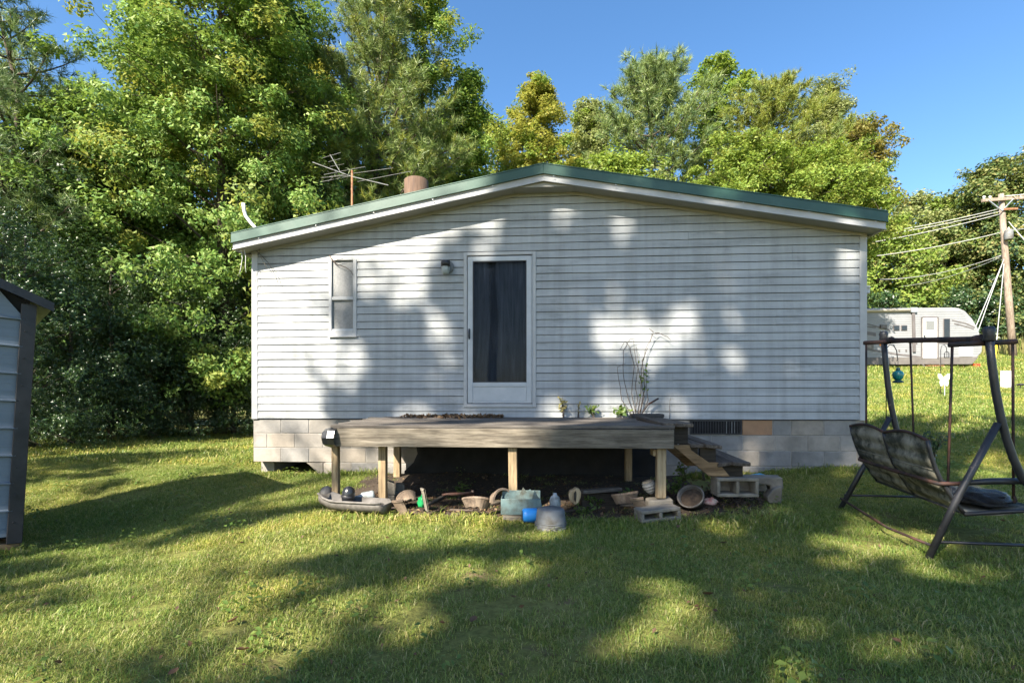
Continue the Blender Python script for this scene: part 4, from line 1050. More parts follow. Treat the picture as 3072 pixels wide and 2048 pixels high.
# seat sling
vs, fs = [], []
for i in range(9):
    for j in range(7):
        s = S0 + (S1 - S0) * i / 8; t = j / 6
        vs.append(sp(.30 + .46 * t, s, .33 + .05 * t - .035 * math.sin(t * math.pi) + .06 * s / SL))
for i in range(8):
    for j in range(6): q = i * 7 + j; fs.append((q, q + 7, q + 8, q + 1))
b = MB(); b.add(vs, fs); o = b.build('seat', M['cloth'], sw, True); sm = o.modifiers.new('thick', 'SOLIDIFY'); sm.thickness = .008
b = MB(); b.tube([sp(.30, S0, .325), sp(.76, S0, .375), sp(.80, S0, .36)], .016, 8); b.build('seat_frame', M['swing_metal'], sw, True)
b = MB(); b.tube([sp(.30, S1, .385), sp(.76, S1, .435)], .016, 8); b.build('seat_frame', M['swing_metal'], sw, True)
b = MB(); b.tube([sp(.76, S0, .375), sp(.78, SM, .38), sp(.76, S1, .435)], .016, 8); b.build('seat_frame', M['swing_metal'], sw, True)
# U-shaped rusty bar behind the back that turns into the arms
b = MB(); b.tube([sp(.30, S0 - .02, .555), sp(.13, S0 - .01, .545), sp(.11, S0 + .2, .56), sp(.10, SM, .575), sp(.10, S1 - .1, .60), sp(.16, S1 + .02, .61), sp(.36, S1 + .02, .61)], .016, 8); b.build('back_rail', M['swing_rust'], sw, True)
for s, dz in ((S0 - .02, 0), (S1 + .02, .06)):
    b = MB(); b.tube([sp(.26, s, .555 + dz), sp(.45, s, .575 + dz), sp(.70, s, .585 + dz), sp(.79, s, .55 + dz), sp(.79, s, .38 + dz)], [.018, .024, .024, .02, .016], 8); b.build('arm', M['swing_metal'], sw, True)
# black bag lying on the seat
def blob(name, c, rx, ry, rz, mat, amp, seed, parent=None, nu=18, nv=12, fr=3.0):
    rr = np.random.default_rng(seed); vs, fs = [], []
    ph = rr.uniform(0, 6.28, 12)
    for i in range(nu):
        for j in range(nv + 1):
            th_ = 2 * math.pi * i / nu; ph_ = math.pi * j / nv
            d = Vector((math.cos(th_) * math.sin(ph_), math.sin(th_) * math.sin(ph_), math.cos(ph_)))
            k = 1 + amp * (math.sin(fr * d.x * 2 + ph[0]) * math.sin(fr * d.y * 2.3 + ph[1]) + .7 * math.sin(fr * 2 * d.z + ph[2] + fr * d.x * 3) + .5 * math.sin(fr * 4 * d.y + ph[3]) * math.sin(fr * 3.5 * d.z + ph[4]))
            vs.append((c[0] + d.x * rx * k, c[1] + d.y * ry * k, max(c[2] - rz * .75, c[2] + d.z * rz * k)))
    for i in range(nu):
        for j in range(nv):
            a = i * (nv + 1) + j; c_ = ((i + 1) % nu) * (nv + 1) + j; fs.append((a, c_, c_ + 1, a + 1))
    b = MB(); b.add(vs, fs); return b.build(name, mat, parent, True)
bagp = FN + sp(.55, .38, .415)
tag(blob('plastic_bag', bagp, .17, .26, .07, M['bag'], .10, 5, None, 28, 18, 3.5), 'crumpled shiny black plastic bag lying on the swing seat', 'bag')

# ------------------------------------------------------------------ concrete blocks and junk round the deck
def cinder(label, loc, rot, L_=.39, D_=.19, H_=.19, cores='v', mat='block_tan', holes=2, tilt=0.0, oval=False):
    """hollow block: two cores through its long side (cores run along local y)"""
    t = thing('cinder_block', label, 'block', loc, rot); t.rotation_euler = (0, tilt, rot)
    w = .032; b = MB()
    b.box(-L_ / 2, L_ / 2, -D_ / 2, D_ / 2, 0, w); b.box(-L_ / 2, L_ / 2, -D_ / 2, D_ / 2, H_ - w, H_)
    xs = [-L_ / 2, 0, L_ / 2]
    for i, x in enumerate(xs):
        x0 = x if i == 0 else (x - w if i == 2 else x - w / 2)
        b.box(x0, x0 + w, -D_ / 2 + .001, D_ / 2 - .001, w - .0, H_ - w + .0)
    b.build('shell', M[mat], t, bevel=.006)
    b = MB(); b.box(-L_ / 2 + w, L_ / 2 - w, D_ * .42, D_ * .44, w + .001, H_ - w - .001); b.build('web', M[mat], t)
    return t
p = P(2203, 1478, 4.95); cinder('hollow block under the foot of the wooden steps, two dark cores showing', (p.x, p.y, .10), -.05, .40, .19, .185)
p = P(1973, 1545, 4.72); cinder('flat hollow block in the grass before the right deck post', (p.x, p.y, gz(p.x, p.y) + .02), .12, .385, .19, .115, tilt=-.08)
p = P(1976, 1510, 4.93); b = MB(); b.hexa([(-.125, -.1, 0), (.125, -.1, 0), (.125, .1, 0), (-.125, .1, 0), (-.115, -.09, .155), (.12, -.09, .175), (.12, .09, .175), (-.115, .09, .155)])
o = b.build('footing_block', M['block_tan'], None, bevel=.012); o.location = (p.x, p.y, -.09); o.rotation_euler = (0, 0, -.1); tag(o, 'solid block carrying the right deck post', 'block')
p = P(2290, 1440, 5.25); b = MB(); b.prism([(-.24, .10), (-.24, .17), (.16, .18), (.17, .06), (.06, .02), (.04, .09), (-.05, .10)], -.10, .10)
o = b.build('broken_block', M['block_tan'], None, bevel=.012); o.location = (p.x, p.y, gz(p.x, p.y) + .075); o.rotation_euler = (0, 0, -.25); tag(o, 'broken block bridging to the right of the step blocks', 'block')
p = P(2315, 1462, 5.15); b = MB(); b.prism([(-.07, .03), (.0, .12), (.08, .15), (.07, -.03), (-.05, -.03)], -.08, .08)
o = b.build('broken_block', M['block_tan'], None, bevel=.01); o.location = (p.x, p.y, gz(p.x, p.y) + .03); o.rotation_euler = (0, 0, -.2); tag(o, 'small broken block chunk at the right end of the step blocks', 'block')
p = P(2257, 1403, 5.7); b = MB(); b.hexa([(-.13, -.1, 0), (.12, -.1, .0), (.12, .1, .0), (-.13, .1, .0), (-.16, -.13, .05), (.15, -.13, .10), (.15, .13, .10), (-.16, .13, .05)])
o = b.build('plastic_tray', M['cyan_plastic'], None, bevel=.006); o.location = (p.x, p.y, gz(p.x, p.y) + .10); tag(o, 'bright blue plastic tray behind the step blocks', 'tray')
b = MB(); b.box(-.15, .15, -.12, .12, 0, .12); o = b.build('support_block', M['block_tan'], None, bevel=.01); o.location = (p.x, p.y + .05, gz(p.x, p.y) - .02); tag(o, 'low block under the blue tray', 'block')

def gpt(px, py, Y=None):
    p = GP(px, py) if Y is None else P(px, py, Y); return p
# grey trough / sled at the left
Y = 4.95; c = P(1070, 1530, Y); t = thing('grey_trough', 'weathered grey plastic trough with upturned ends at the left deck post', 'trough', (c.x, c.y, gz(c.x, c.y)), -.22)
sec = [(-.14, .16), (-.13, .10), (-.09, .055), (.0, .045), (.08, .055), (.12, .10), (.135, .155)]
vs, fs = [], []; xs = [-.36, -.33, -.25, -.1, .1, .25, .30, .325]
for i, x in enumerate(xs):
    e = 1 - (max(0, abs(x) - .22) / .16) ** 2 * .35; lift = .06 * (max(0, -x - .15) / .2) ** 2
    for (yy, zz_) in sec: vs.append((x, yy * e, zz_ * (.8 if i in (0, 7) else 1) + lift))
m_ = len(sec)
for i in range(len(xs) - 1):
    for j in range(m_ - 1): q = i * m_ + j; fs.append((q, q + m_, q + m_ + 1, q + 1))
fs.append(tuple(range(m_))); fs.append(tuple(range((len(xs) - 1) * m_, len(xs) * m_))[::-1])
b = MB(); b.add(vs, fs); o = b.build('hull', M['grey_plastic'], t, True); sm = o.modifiers.new('thick', 'SOLIDIFY'); sm.thickness = .014; sm.offset = 1
b = MB(); b.tube([(x, -.14 * (1 - (max(0, abs(x) - .22) / .16) ** 2 * .35), .155 + .06 * (max(0, -x - .15) / .2) ** 2) for x in np.linspace(-.36, .325, 10)], .012, 6); b.build('rim', M['grey_plastic'], t, True)
b = MB(); b.box(-.16, .27, -.05, .06, .085, .125); b.build('bar', M['grey_plastic'], t, bevel=.012)
Y = 5.2
p = P(980, 1482, Y); tag(blob('grey_hood', (p.x, p.y, p.z + .01), .07, .09, .075, M['grey_plastic'], .03, 8), 'rounded grey plastic hood left of the leftmost deck post', 'hood')
p = P(1042, 1500, 5.0)
t = thing('black_jar', 'rounded black jar leaning in the grey trough', 'jar', (p.x, p.y, p.z - .01)); t.rotation_euler = (0, .15, .3)
b = MB(); b.lathe([(0, 0), (.052, .0), (.062, .03), (.064, .09), (.05, .13), (.025, .148), (0, .15)], 20); b.build('body', M['black_plastic'], t, True)
b = MB(); b.lathe([(.0645, .035), (.067, .04), (.067, .055), (.0645, .06)], 20); b.build('band', M['dark_metal'], t, True)
p = P(1097, 1492, 5.15); t = thing('milky_jar', 'ribbed milky plastic jar lying behind the black jar', 'jar', (p.x, p.y, p.z + .01)); t.rotation_euler = (0, math.radians(80), .2)
b = MB(); b.lathe([(0, -.09), (.03, -.09), (.034, -.05), (.05, -.03), (.052, .0), (.048, .01), (.052, .02), (.048, .03), (.052, .07), (.04, .09), (0, .09)], 18); b.build('body', M['white_plastic'], t, True)
b = MB(); b.lathe([(0, -.108), (.027, -.108), (.031, -.106), (.031, -.0905)], 14); b.build('lid', M['white_plastic'], t, True)
# pale lumps of concrete by the second post
for i, (px, py, Y, w, h_, lab) in enumerate(((1127, 1490, 5.3, .15, .09, 'pale concrete chunk at the foot of the second deck post'), (1172, 1478, 5.5, .10, .16, 'upright pale concrete chunk just right of the second deck post'), (1200, 1470, 5.65, .10, .09, 'pale tapered concrete chunk further under the deck'))):
    p = P(px, py, Y); b = MB(); q = R.uniform(.7, .9)
    b.hexa([(-w / 2, -.06, 0), (w / 2, -.06, 0), (w / 2, .06, 0), (-w / 2, .06, 0), (-w / 2 * q, -.05, h_), (w / 2, -.05, h_ * q), (w / 2 * q, .05, h_ * .9), (-w / 2, .05, h_)])
    o = b.build('concrete_chunk', M['block_tan'], None, bevel=.012, seg=2); o.location = (p.x, p.y, gz(p.x, p.y) - .01 + (.09 if i else 0)); o.rotation_euler = (0, 0, R.uniform(-.4, .4)); tag(o, lab, 'chunk')
    if i:
        b = MB(); b.box(-w * .6, w * .6, -.07, .07, 0, .11); o2 = b.build('footing_block', M['block_tan'], None, bevel=.01); o2.location = (p.x, p.y, gz(p.x, p.y) - .03); tag(o2, 'rough block below the ' + ('upright' if i == 1 else 'tapered') + ' concrete chunk', 'block')
# curved shards of broken pots
def shard(label, px, py, Y, rad, h_, arc, rot, mat='clay', th_=.014, taper=.8, name='pot_shard', dz=0.0):
    p = P(px, py, Y); b = MB()
    b.lathe([(rad * taper, 0), (rad * (taper + 1) / 2, h_ * .5), (rad, h_), (rad + th_ * 1.4, h_), (rad + th_ * 1.4, h_ - .02), (rad + th_, h_ - .022), (rad * taper + th_, 0)], max(6, int(26 * arc)), arc=arc, closed=True)
    # jagged broken edges
    o = b.build(name, M[mat], None, False)
    me_ = o.data; rr = random.Random(int(px)); nprof = 7; cnt = len(me_.vertices) // nprof
    for k in range(cnt):
        dz_ = rr.uniform(-.35, .1) * h_ * .35
        for i in range(nprof):
            v_ = me_.vertices[k * nprof + i]
            if v_.co.z < h_ * .3: v_.co.z -= dz_
    if arc < 1:   # close the broken sides
        n_ = len(me_.vertices)
    o.location = (p.x, p.y, max(p.z, gz(p.x, p.y) - .01) + dz); o.rotation_euler = rot
    return tag(o, label, 'shard')
shard('tan curved pot shard left of the green bag', 1228, 1520, 5.2, .10, .15, .42, (1.2, .3, 3.4), 'clay')
shard('flat tan shard standing on edge against the green bag', 1250, 1528, 5.1, .22, .19, .10, (.1, .25, 3.9), 'clay')
shard('upright pointed shard standing alone under the deck', 1318, 1526, 5.05, .16, .23, .10, (0, .05, 3.3), 'block_tan')
shard('curved clay rim piece lying left of the middle deck post', 1428, 1528, 5.0, .14, .10, .5, (.35, -.2, 3.6), 'clay', taper=.7)
shard('round hollow pot half tilted beside the middle deck post', 1490, 1515, 5.0, .105, .12, .55, (1.45, .2, .6), 'clay', taper=.75, dz=.05)
shard('tan broken bowl right of the grey board', 1878, 1510, 5.05, .12, .11, .6, (.2, .1, 3.3), 'clay', taper=.75)
shard('reddish flat shard beside the right deck post', 1938, 1500, 4.98, .22, .13, .09, (.1, .3, 3.9), 'clay')
p = P(1268, 1505, 5.15); tag(blob('green_bag', (p.x, p.y, p.z), .05, .06, .065, M['green_plastic'], .16, 21, None, 20, 14, 3), 'crumpled green plastic bag among the shards', 'bag')
# tool handle
tag(MB().tube([P(1326, 1484, 5.15), P(1345, 1481, 5.15), P(1350, 1482, 5.15), P(1420, 1479, 5.3)], [.012, .012, .017, .018], 10).tube([P(1418, 1470, 5.3), P(1419, 1488, 5.3)], .016, 8).tube([P(1419, 1486, 5.3), P(1424, 1520, 5.3)], .012, 6).build('tool_handle', M['swing_rust'], None, True), 'pinkish T-shaped tool handle propped under the deck', 'handle')
# grey board
o = MB().bar(P(1745, 1474, 5.2), P(1862, 1466, 5.3), .09, .035).build('loose_board', M['wood_deck'], None, bevel=.004); tag(o, 'loose grey board lying level under the deck', 'board')
b = MB(); pA = P(1800, 1512, 5.35); b.box(-.2, .2, -.05, .05, 0, P(1800, 1476, 5.35).z - gz(pA.x, pA.y)); o = b.build('timber_prop', M['wood_dark'], None); o.location = (pA.x, pA.y, gz(pA.x, pA.y)); tag(o, 'dark timber under the loose grey board', 'timber')
for i, (xa, ya, xb, yb, Y0, Y1, w, h_, mt, lab) in enumerate((
        (1185, 1512, 1262, 1500, 5.15, 5.3, .05, .02, 'wood_dark', 'dark lath lying behind the flat tan shard'), (1280, 1520, 1330, 1498, 5.1, 5.4, .045, .02, 'wood_deck', 'grey lath slanting behind the upright pointed shard'),
        (1440, 1530, 1500, 1512, 4.95, 5.25, .06, .022, 'wood_x', 'tan lath between the clay rim piece and the middle post'), (1760, 1522, 1842, 1505, 5.05, 5.3, .07, .025, 'wood_dark', 'dark offcut in front of the loose grey board'),
        (1850, 1520, 1930, 1526, 5.0, 4.9, .05, .02, 'wood_deck', 'grey lath before the tan broken bowl'), (1690, 1542, 1765, 1532, 4.85, 5.0, .035, .016, 'twig', 'thin stick right of the grey pail'),
        (1170, 1530, 1222, 1540, 5.0, 4.85, .03, .014, 'twig', 'thin stick at the right end of the grey trough'), (1350, 1535, 1420, 1541, 5.0, 4.9, .03, .014, 'twig', 'thin stick in the grass left of the teal box'))):
    A, B2 = GP(xa, ya), GP(xb, yb); A.z += .02; B2.z += .035
    tag(MB().bar(A, B2, w, h_).build('offcut', M[mt], None, bevel=.003), lab, 'stick' if mt == 'twig' else 'offcut')
# split wooden shell
p = P(1724, 1512, 4.95); t = thing('wood_shell', 'pale oval split log end standing beside the grey board', 'log', (p.x, p.y, p.z), .0)
ol = [(.0, 0), (.035, .02), (.058, .07), (.062, .12), (.045, .155), (.01, .168), (-.012, .15), (-.05, .135), (-.06, .09), (-.05, .045), (-.02, .012)]
b = MB(); b.prism(ol, -.03, .05); b.build('bark', M['wood_z'], t, bevel=.006)
b = MB(); b.prism([(x * .22, .03 + z_ * .65) for x, z_ in ol], -.036, -.0305); b.build('crack', M['wood_dark'], t)
# teal broken box, timber below it, shard, jug, blue drum, grey pail
p = P(1563, 1536, 4.85); t = thing('teal_crate', 'pale teal broken plastic box on two stacked timbers', 'box', (p.x, p.y, p.z), -.03)
b = MB()
w, d, h_ = .19, .11, .15
b.hexa([(-w + .01, -d, 0), (w, -d, 0), (w, d, 0), (-w + .01, d, 0), (-w, -d - .01, h_), (w + .01, -d - .01, h_), (w, -d + .006, h_), (-w, -d + .006, h_)]) if False else None
b.box(-w, w, -d, -d + .008, 0, h_); b.box(-w, w, d - .008, d, 0, h_ * 1.3); b.box(-w, -w + .008, -d + .0085, d - .0085, 0, h_); b.box(w - .008, w, -d + .0085, d - .0085, 0, h_ * .8); b.box(-w + .009, w - .009, -d + .009, d - .009, 0, .008)
b.build('tub', M['teal_plastic'], t, bevel=.003)
b = MB(); b.prism([(-.02, .15), (.02, .24), (.05, .20), (.09, .22), (.13, .17), (.19, .10), (.19, .0), (-.02, .0)], .02, .026); b.build('torn_side', M['teal_plastic'], t)
for i in range(2):
    b = MB(); b.bar((-.10, 0, 0), (.10, 0, 0), .2, .058); o = b.build('timber', M['wood_x'], None, bevel=.006); zt = p.z - .031 - i * .06
    o.location = (p.x - .075, p.y, zt); o.rotation_euler = (0, 0, .03 * i); tag(o, ('upper' if i == 0 else 'lower') + ' short timber under the teal plastic box', 'timber')
p = P(1620, 1520, 4.9); b = MB(); b.prism([(-.10, 0), (-.08, .13), (-.055, .20), (-.03, .14), (.0, .11), (.02, .0)], 0, .007); o = b.build('plastic_shard', M['teal_plastic'], None); o.location = (p.x, p.y - .13, p.z - .01); o.rotation_euler = (-.1, 0, .1); tag(o, 'pointed blue-grey plastic shard sticking up behind the pail', 'shard')
p = P(1665, 1522, 4.95); t = thing('milky_jug', 'milky plastic jug behind the grey pail', 'jug', (p.x, p.y, p.z - .03))
b = MB(); b.lathe([(0, 0), (.05, 0), (.056, .02), (.056, .10), (.045, .135), (.02, .155), (.018, .175), (0, .175)], 18); b.build('body', M['white_plastic'], t, True)
p = P(1590, 1545, 4.72); t = thing('blue_drum', 'small bright blue plastic drum lying beside the grey pail', 'drum', (p.x, p.y, p.z), .1)
RYm = Matrix.Rotation(math.pi / 2, 3, 'Y')
b = MB(); b.lathe([(0, -.075), (.05, -.075), (.064, -.06), (.067, -.03), (.067, .06), (.06, .075), (0, .075)], 22, mat=RYm); b.build('body', M['blue_plastic'], t, True)
b = MB(); b.lathe([(.0, -.0775), (.05, -.0775), (.052, -.0752)], 20, mat=RYm); b.build('end_cap', M['black_plastic'], t, True)
p = P(1652, 1578, 4.60); t = thing('grey_pail', 'upturned grey pail in front of the teal box', 'pail', (p.x, p.y, gz(p.x, p.y) + .0))
b = MB(); b.lathe([(0, .19), (.115, .19), (.125, .18), (.145, .03), (.150, .0), (.156, 0), (.152, .03), (.146, .034)], 28); b.build('shell', M['pail_grey'], t, True)
for z_ in (.045, .065): b = MB(); b.lathe([(.143, z_), (.149 - z_ * .02, z_ + .003), (.143, z_ + .006)], 28); b.build('rib', M['pail_grey'], t, True)
b = MB(); b.tube([(.05, -.15, .04), (-.12, -.10, .03)], .012, 6); b.build('ear', M['pail_grey'], t, True)
# ridged shell and tipped pot
p = P(1955, 1478, 5.02); t = thing('ridged_planter', 'grey ridged cone-shaped ornament beside the right deck post', 'ornament', (p.x, p.y, p.z - .0)); t.rotation_euler = (0, -.35, 0)
b = MB(); b.lathe([(0, 0), (.03, .0)] + [(.035 + .028 * math.sin(i / 7 * 2.2) + (.005 if i % 2 else 0), .015 * i + .01) for i in range(8)] + [(.0, .125)], 16); b.build('body', M['pail_grey'], t)
b = MB(); b.lathe([(.048, .118), (.05, .128), (.044, .132)], 14); b.build('rim', M['block_tan'], t, True)
p = P(2075, 1490, 5.0); t = thing('tipped_pot', 'dark plant pot tipped on its side with soil and weeds spilling out', 'pot', (p.x, p.y, gz(p.x, p.y) + .12)); t.rotation_euler = (math.radians(30), math.radians(-42), .2)
b = MB(); b.lathe([(0, -.13), (.085, -.13), (.12, .03), (.132, .03), (.132, .055), (.122, .055), (.112, .03), (.10, .0)], 26); b.build('shell', M['grey_plastic'], t, True)
b = MB(); b.lathe([(0, .03), (.06, .025), (.11, .01)], 18); b.build('earth', M['soil'], t, True)
# bit of red and white rubbish
p = P(2130, 1468, 5.1); tag(blob('rubbish_bag', (p.x, p.y, gz(p.x, p.y) + .035), .07, .05, .04, speckle('red_white_wrapper', (.55, .10, .10), (.75, .72, .68), 14, .4, .3), .14, 33, None, 18, 12, 3), 'crumpled red and white wrapper beside the step block', 'wrapper')
# low dark mat on the deck by the wall, and a brown stick leaning
u, z_ = HP(1940, 1248, -.2); b = MB(); b.prism([(-.20, 0), (.19, 0), (.2, .035), (.18, .05), (-.2, .05)], -.12, .12); o = b.build('door_mat', M['dark_metal'], None, bevel=.008); o.location = HW(u, -.2, .826); o.rotation_euler = (0, 0, HA); tag(o, 'folded dark mat on the deck against the siding', 'mat')
tag(MB().tube([HW(HP(1940, 1212)[0], -.12, HP(1940, 1212)[1]), HW(HP(1970, 1195)[0], -.10, HP(1970, 1195)[1])], .012, 8).tube([HW(HP(1940, 1212)[0], -.12, HP(1940, 1212)[1]), HW(HP(1915, 1246)[0], -.16, .85)], .006, 6).build('stick', M['swing_rust'], None, True), 'brown stick handle leaning on the siding by the dead vine', 'stick')

# ------------------------------------------------------------------ vines and weeds
def wp(px, py, yl): u, z_ = HP(px, py, yl); return HW(u, yl, z_)
vine = thing('dead_vine', 'bare brown vine climbing the siding right of the storm door', 'vine', wp(1905, 1246, -.08))
vo = vine.location.copy()
vs_ = [[(1905, 1248), (1885, 1190), (1870, 1120), (1868, 1050), (1890, 1018), (1915, 1015)], [(1910, 1248), (1895, 1180), (1900, 1100), (1890, 1040), (1875, 1022), (1862, 1048)],
       [(1912, 1248), (1920, 1180), (1925, 1110), (1935, 1050), (1955, 1005), (1962, 998)], [(1915, 1248), (1930, 1190), (1922, 1130), (1905, 1060), (1900, 1020)],
       [(1962, 998), (1980, 1000), (1995, 1006), (2012, 1020)], [(1962, 998), (1950, 985)], [(1900, 1248), (1868, 1200), (1858, 1140), (1852, 1100), (1875, 1090)], [(1925, 1248), (1945, 1200), (1940, 1150), (1938, 1095)],
       [(1920, 1248), (1936, 1170), (1930, 1080), (1945, 1040), (1958, 1002)], [(1905, 1248), (1912, 1200), (1904, 1150), (1915, 1100), (1908, 1040)]]
for i, st in enumerate(vs_):
    pts = [wp(x + R.uniform(-3, 3), y, -.06 - .05 * R.random()) - vo for x, y in st]
    sm_ = []
    for k in range(len(pts) - 1):
        for t in (0, .33, .66): sm_.append(pts[k].lerp(pts[k + 1], t) + Vector((R.uniform(-.006, .006), 0, R.uniform(-.006, .006))))
    sm_.append(pts[-1])
    b = MB(); b.tube(sm_, [.0055 * (1 - .55 * k / len(sm_)) for k in range(len(sm_))], 5); b.build('stem', M['twig'], vine, True)
M['weed'] = leafmat('weed_leaves', [(.05, .10, .02), (.09, .15, .03), (.14, .19, .04)], (.28, .38, .05), .35, .4, .4)
M['weed_y'] = leafmat('yellowed_weed_leaves', [(.24, .23, .08), (.34, .29, .12), (.20, .20, .06)], (.4, .38, .1), .35, .5, .3)
pl = np.array([tuple(wp(1930 + R.uniform(-14, 14), 1100 + R.uniform(-40, 90), -.10) - vo) for _ in range(26)])
link('leaf', leaf_mesh('leaf', pl, rng.normal(size=(26, 3)) + np.array([0, -1.2, .4]), rng.uniform(.035, .06, 26)), M['weed'], vine)

def weed(label, base, h_, n_stem, spread, leaf, nleaf, mat, seed, name='weed', group=None, lean=(0, 0)):
    rr = random.Random(seed); t = thing(name, label, 'plant', base, 0, group)
    b = MB(); L_ = []
    for i in range(n_stem):
        a = rr.uniform(0, 6.28); s = spread * rr.uniform(.3, 1); e = Vector((math.cos(a) * s + lean[0], math.sin(a) * s * .6 + lean[1], h_ * rr.uniform(.55, 1)))
        pts = bez((rr.uniform(-.02, .02), rr.uniform(-.02, .02), -.02), (e.x * .25, e.y * .25, e.z * .7), e, 6)
        b.tube(pts, [.004 * (1 - .6 * k / 6) for k in range(7)], 5)
        for k in range(nleaf):
            f = rr.uniform(.3, 1.0); q = min(5, int(f * 6)); p = pts[q].lerp(pts[q + 1], f * 6 - q)
            L_.append(p + Vector((rr.gauss(0, .4), rr.gauss(0, .4), rr.gauss(0, .25))) * leaf)
    b.build('stem', M['twig'], t, True)
    L_ = np.array([tuple(p) for p in L_]); n = len(L_)
    link('leaf', leaf_mesh('leaf', L_, rng.normal(0, .6, (n, 3)) + np.array([0, -.5, .8]), leaf * rng.uniform(.6, 1.3, n)), M[mat], t)['kind'] = 'stuff'
    return t
def dz_(px, yl): p = wp(px, 1250, yl); return (p.x, p.y, .825)
weed('sparse yellowed weed growing at the deck edge right of the door', dz_(1690, -.12), .33, 6, .12, .05, 8, 'weed_y', 401)
weed('thin dry weed between the yellowed weed and the small green one', dz_(1735, -.1), .26, 4, .14, .03, 5, 'weed_y', 402)
weed('small green weed on the deck between yellowed weed and vine', dz_(1780, -.12), .17, 6, .09, .055, 8, 'weed', 403)
weed('dark leafy weed at the foot of the dead vine', dz_(1863, -.12), .16, 8, .10, .075, 9, 'weed', 404)
weed('single thin stem standing against the siding right of the vine', dz_(2007, -.06), .30, 1, .02, .02, 4, 'weed_y', 405)
for i, (px, py, h_, sp_, lf, lab) in enumerate(((2020, 1495, .30, .14, .055, 'leafy weed between the right deck post and the tipped pot'), (2055, 1470, .34, .14, .05, 'leafy weed growing over the tipped pot'), (2110, 1440, .34, .1, .04, 'thin weed under the wooden steps'),
                                               (1378, 1500, .20, .08, .05, 'small weed under the deck left of the middle post'), (1862, 1512, .18, .16, .05, 'bright weed beside the tan broken bowl'), (2285, 1398, .34, .05, .035, 'thin sprig in front of the foundation by the blue tray'),
                                               (1790, 1530, .16, .2, .045, 'low weed in front of the timber under the deck'), (1750, 1545, .12, .15, .04, 'low weed right of the grey pail'))):
    p = GP(px, py); weed(lab, (p.x, p.y, p.z), h_, 8 if i != 5 else 2, sp_, lf, 8, 'weed', 410 + i)
p = GP(2800, 1385); weed('dark leafy plant in the lawn behind the swing seat', (p.x, p.y, p.z), .42, 14, .22, .06, 9, 'leaf_dark', 430)

# ------------------------------------------------------------------ caravan, pole, garden ornaments
RY = 24.5
rp = P(2770, 1115, RY); gz0_ = gz(rp.x, RY)
rv = thing('caravan', 'white travel trailer with dark skirt parked on the far lawn', 'caravan', (P(2945, 1100, RY).x, RY, gz0_), -.06)
s_ = RY / F
X = lambda px: (px - 2945) * s_
Zr = lambda py: ZC - (py - HY) / F * RY - gz0_
prof = [(X(2300), Zr(1092)), (X(2915), Zr(1092)), (X(2946), Zr(1055)), (X(2947), Zr(1030)), (X(2935), Zr(985)), (X(2918), Zr(955)), (X(2898), Zr(932)), (X(2880), Zr(923)), (X(2860), Zr(921)), (X(2300), Zr(921))]
b = MB(); b.prism(prof, 0, 2.4); b.build('body', M['rv_white'], rv, bevel=.03, seg=2)
for k in range(19):      # horizontal corrugations of the cladding
    py = 934 + k * 7.0; xr_ = 2886 + 56 * min(1, (py - 934) / 75)
    b = MB(); b.tube([(X(2300), 0, Zr(py)), (X(xr_), 0, Zr(py))], .012, 5); b.build('cladding_rib', M['rv_white'], rv)
b = MB(); b.prism([(X(2300), Zr(1092) - .002), (X(2917), Zr(1092) - .002), (X(2936), Zr(1070)), (X(2300), Zr(1070))], -.02, 2.42); b.build('skirt', M['rv_dark'], rv, bevel=.01)
b = MB(); b.tube([(X(2300), -.07, Zr(929)), (X(2735), -.07, Zr(929))], .075, 12); b.build('awning_roll', M['rv_beige'], rv, True)
b = MB(); b.bar((X(2747), -.05, Zr(925)), (X(2750), -.05, Zr(1055)), .13, .06, (0, 1, 0)); aw = b.build('awning_arm', M['rv_stripe'], rv, bevel=.01)
b = MB(); b.box(X(2738), X(2756), -.12, -.0, Zr(935), Zr(921)); b.build('bracket', M['galv'], aw)
dr_ = MB().box(X(2775), X(2817), -.03, .0, Zr(1073), Zr(952)).build('door', M['white_paint'], rv, bevel=.02, seg=2)
MB().box(X(2784), X(2808), -.045, -.031, Zr(988), Zr(961)).build('door_window', M['frosted'], dr_, bevel=.02)
b = MB()
for q in ((2771, 2774.8, 1075, 950), (2817.2, 2821, 1075, 950), (2775, 2817, 951.8, 948)): b.box(X(q[0]), X(q[1]), -.04, .0, Zr(q[2]), Zr(q[3]))
b.build('door_frame', M['rv_stripe'], dr_)
MB().box(X(2778), X(2782), -.06, -.031, Zr(1014), Zr(1004)).build('handle', M['black_plastic'], dr_)
for (x0, x1, y0, y1) in ((2690, 2709, 973, 990), (2712, 2731, 973, 990), (2834, 2854, 954, 1024)):
    f = MB().box(X(x0), X(x1), -.035, 0, Zr(y1), Zr(y0)).build('window', M['rv_stripe'], rv, bevel=.02)
    MB().box(X(x0 + 2), X(x1 - 2), -.045, -.036, Zr(y1 - 2), Zr(y0 + 2)).build('pane', M['rv_glass'], f)
f = MB().box(X(2880), X(2919), -.03, 0, Zr(1069), Zr(1040)).build('hatch', M['white_paint'], rv, bevel=.02)
MB().box(X(2600), X(2633), -.03, 0, Zr(1045), Zr(1020)).build('vent_grille', M['rv_dark'], rv)
MB().box(X(2652), X(2670), -.08, 0, Zr(983), Zr(972)).build('porch_light', M['rv_dark'], rv)
for px, py in ((2653, 1032), (2708, 1050), (2728, 1050)): MB().box(X(px - 2), X(px + 2), -.03, 0, Zr(py + 3), Zr(py - 3)).build('marker', M['orange'] if px == 2653 else M['rv_stripe'], rv)
b = MB()        # swoosh graphics
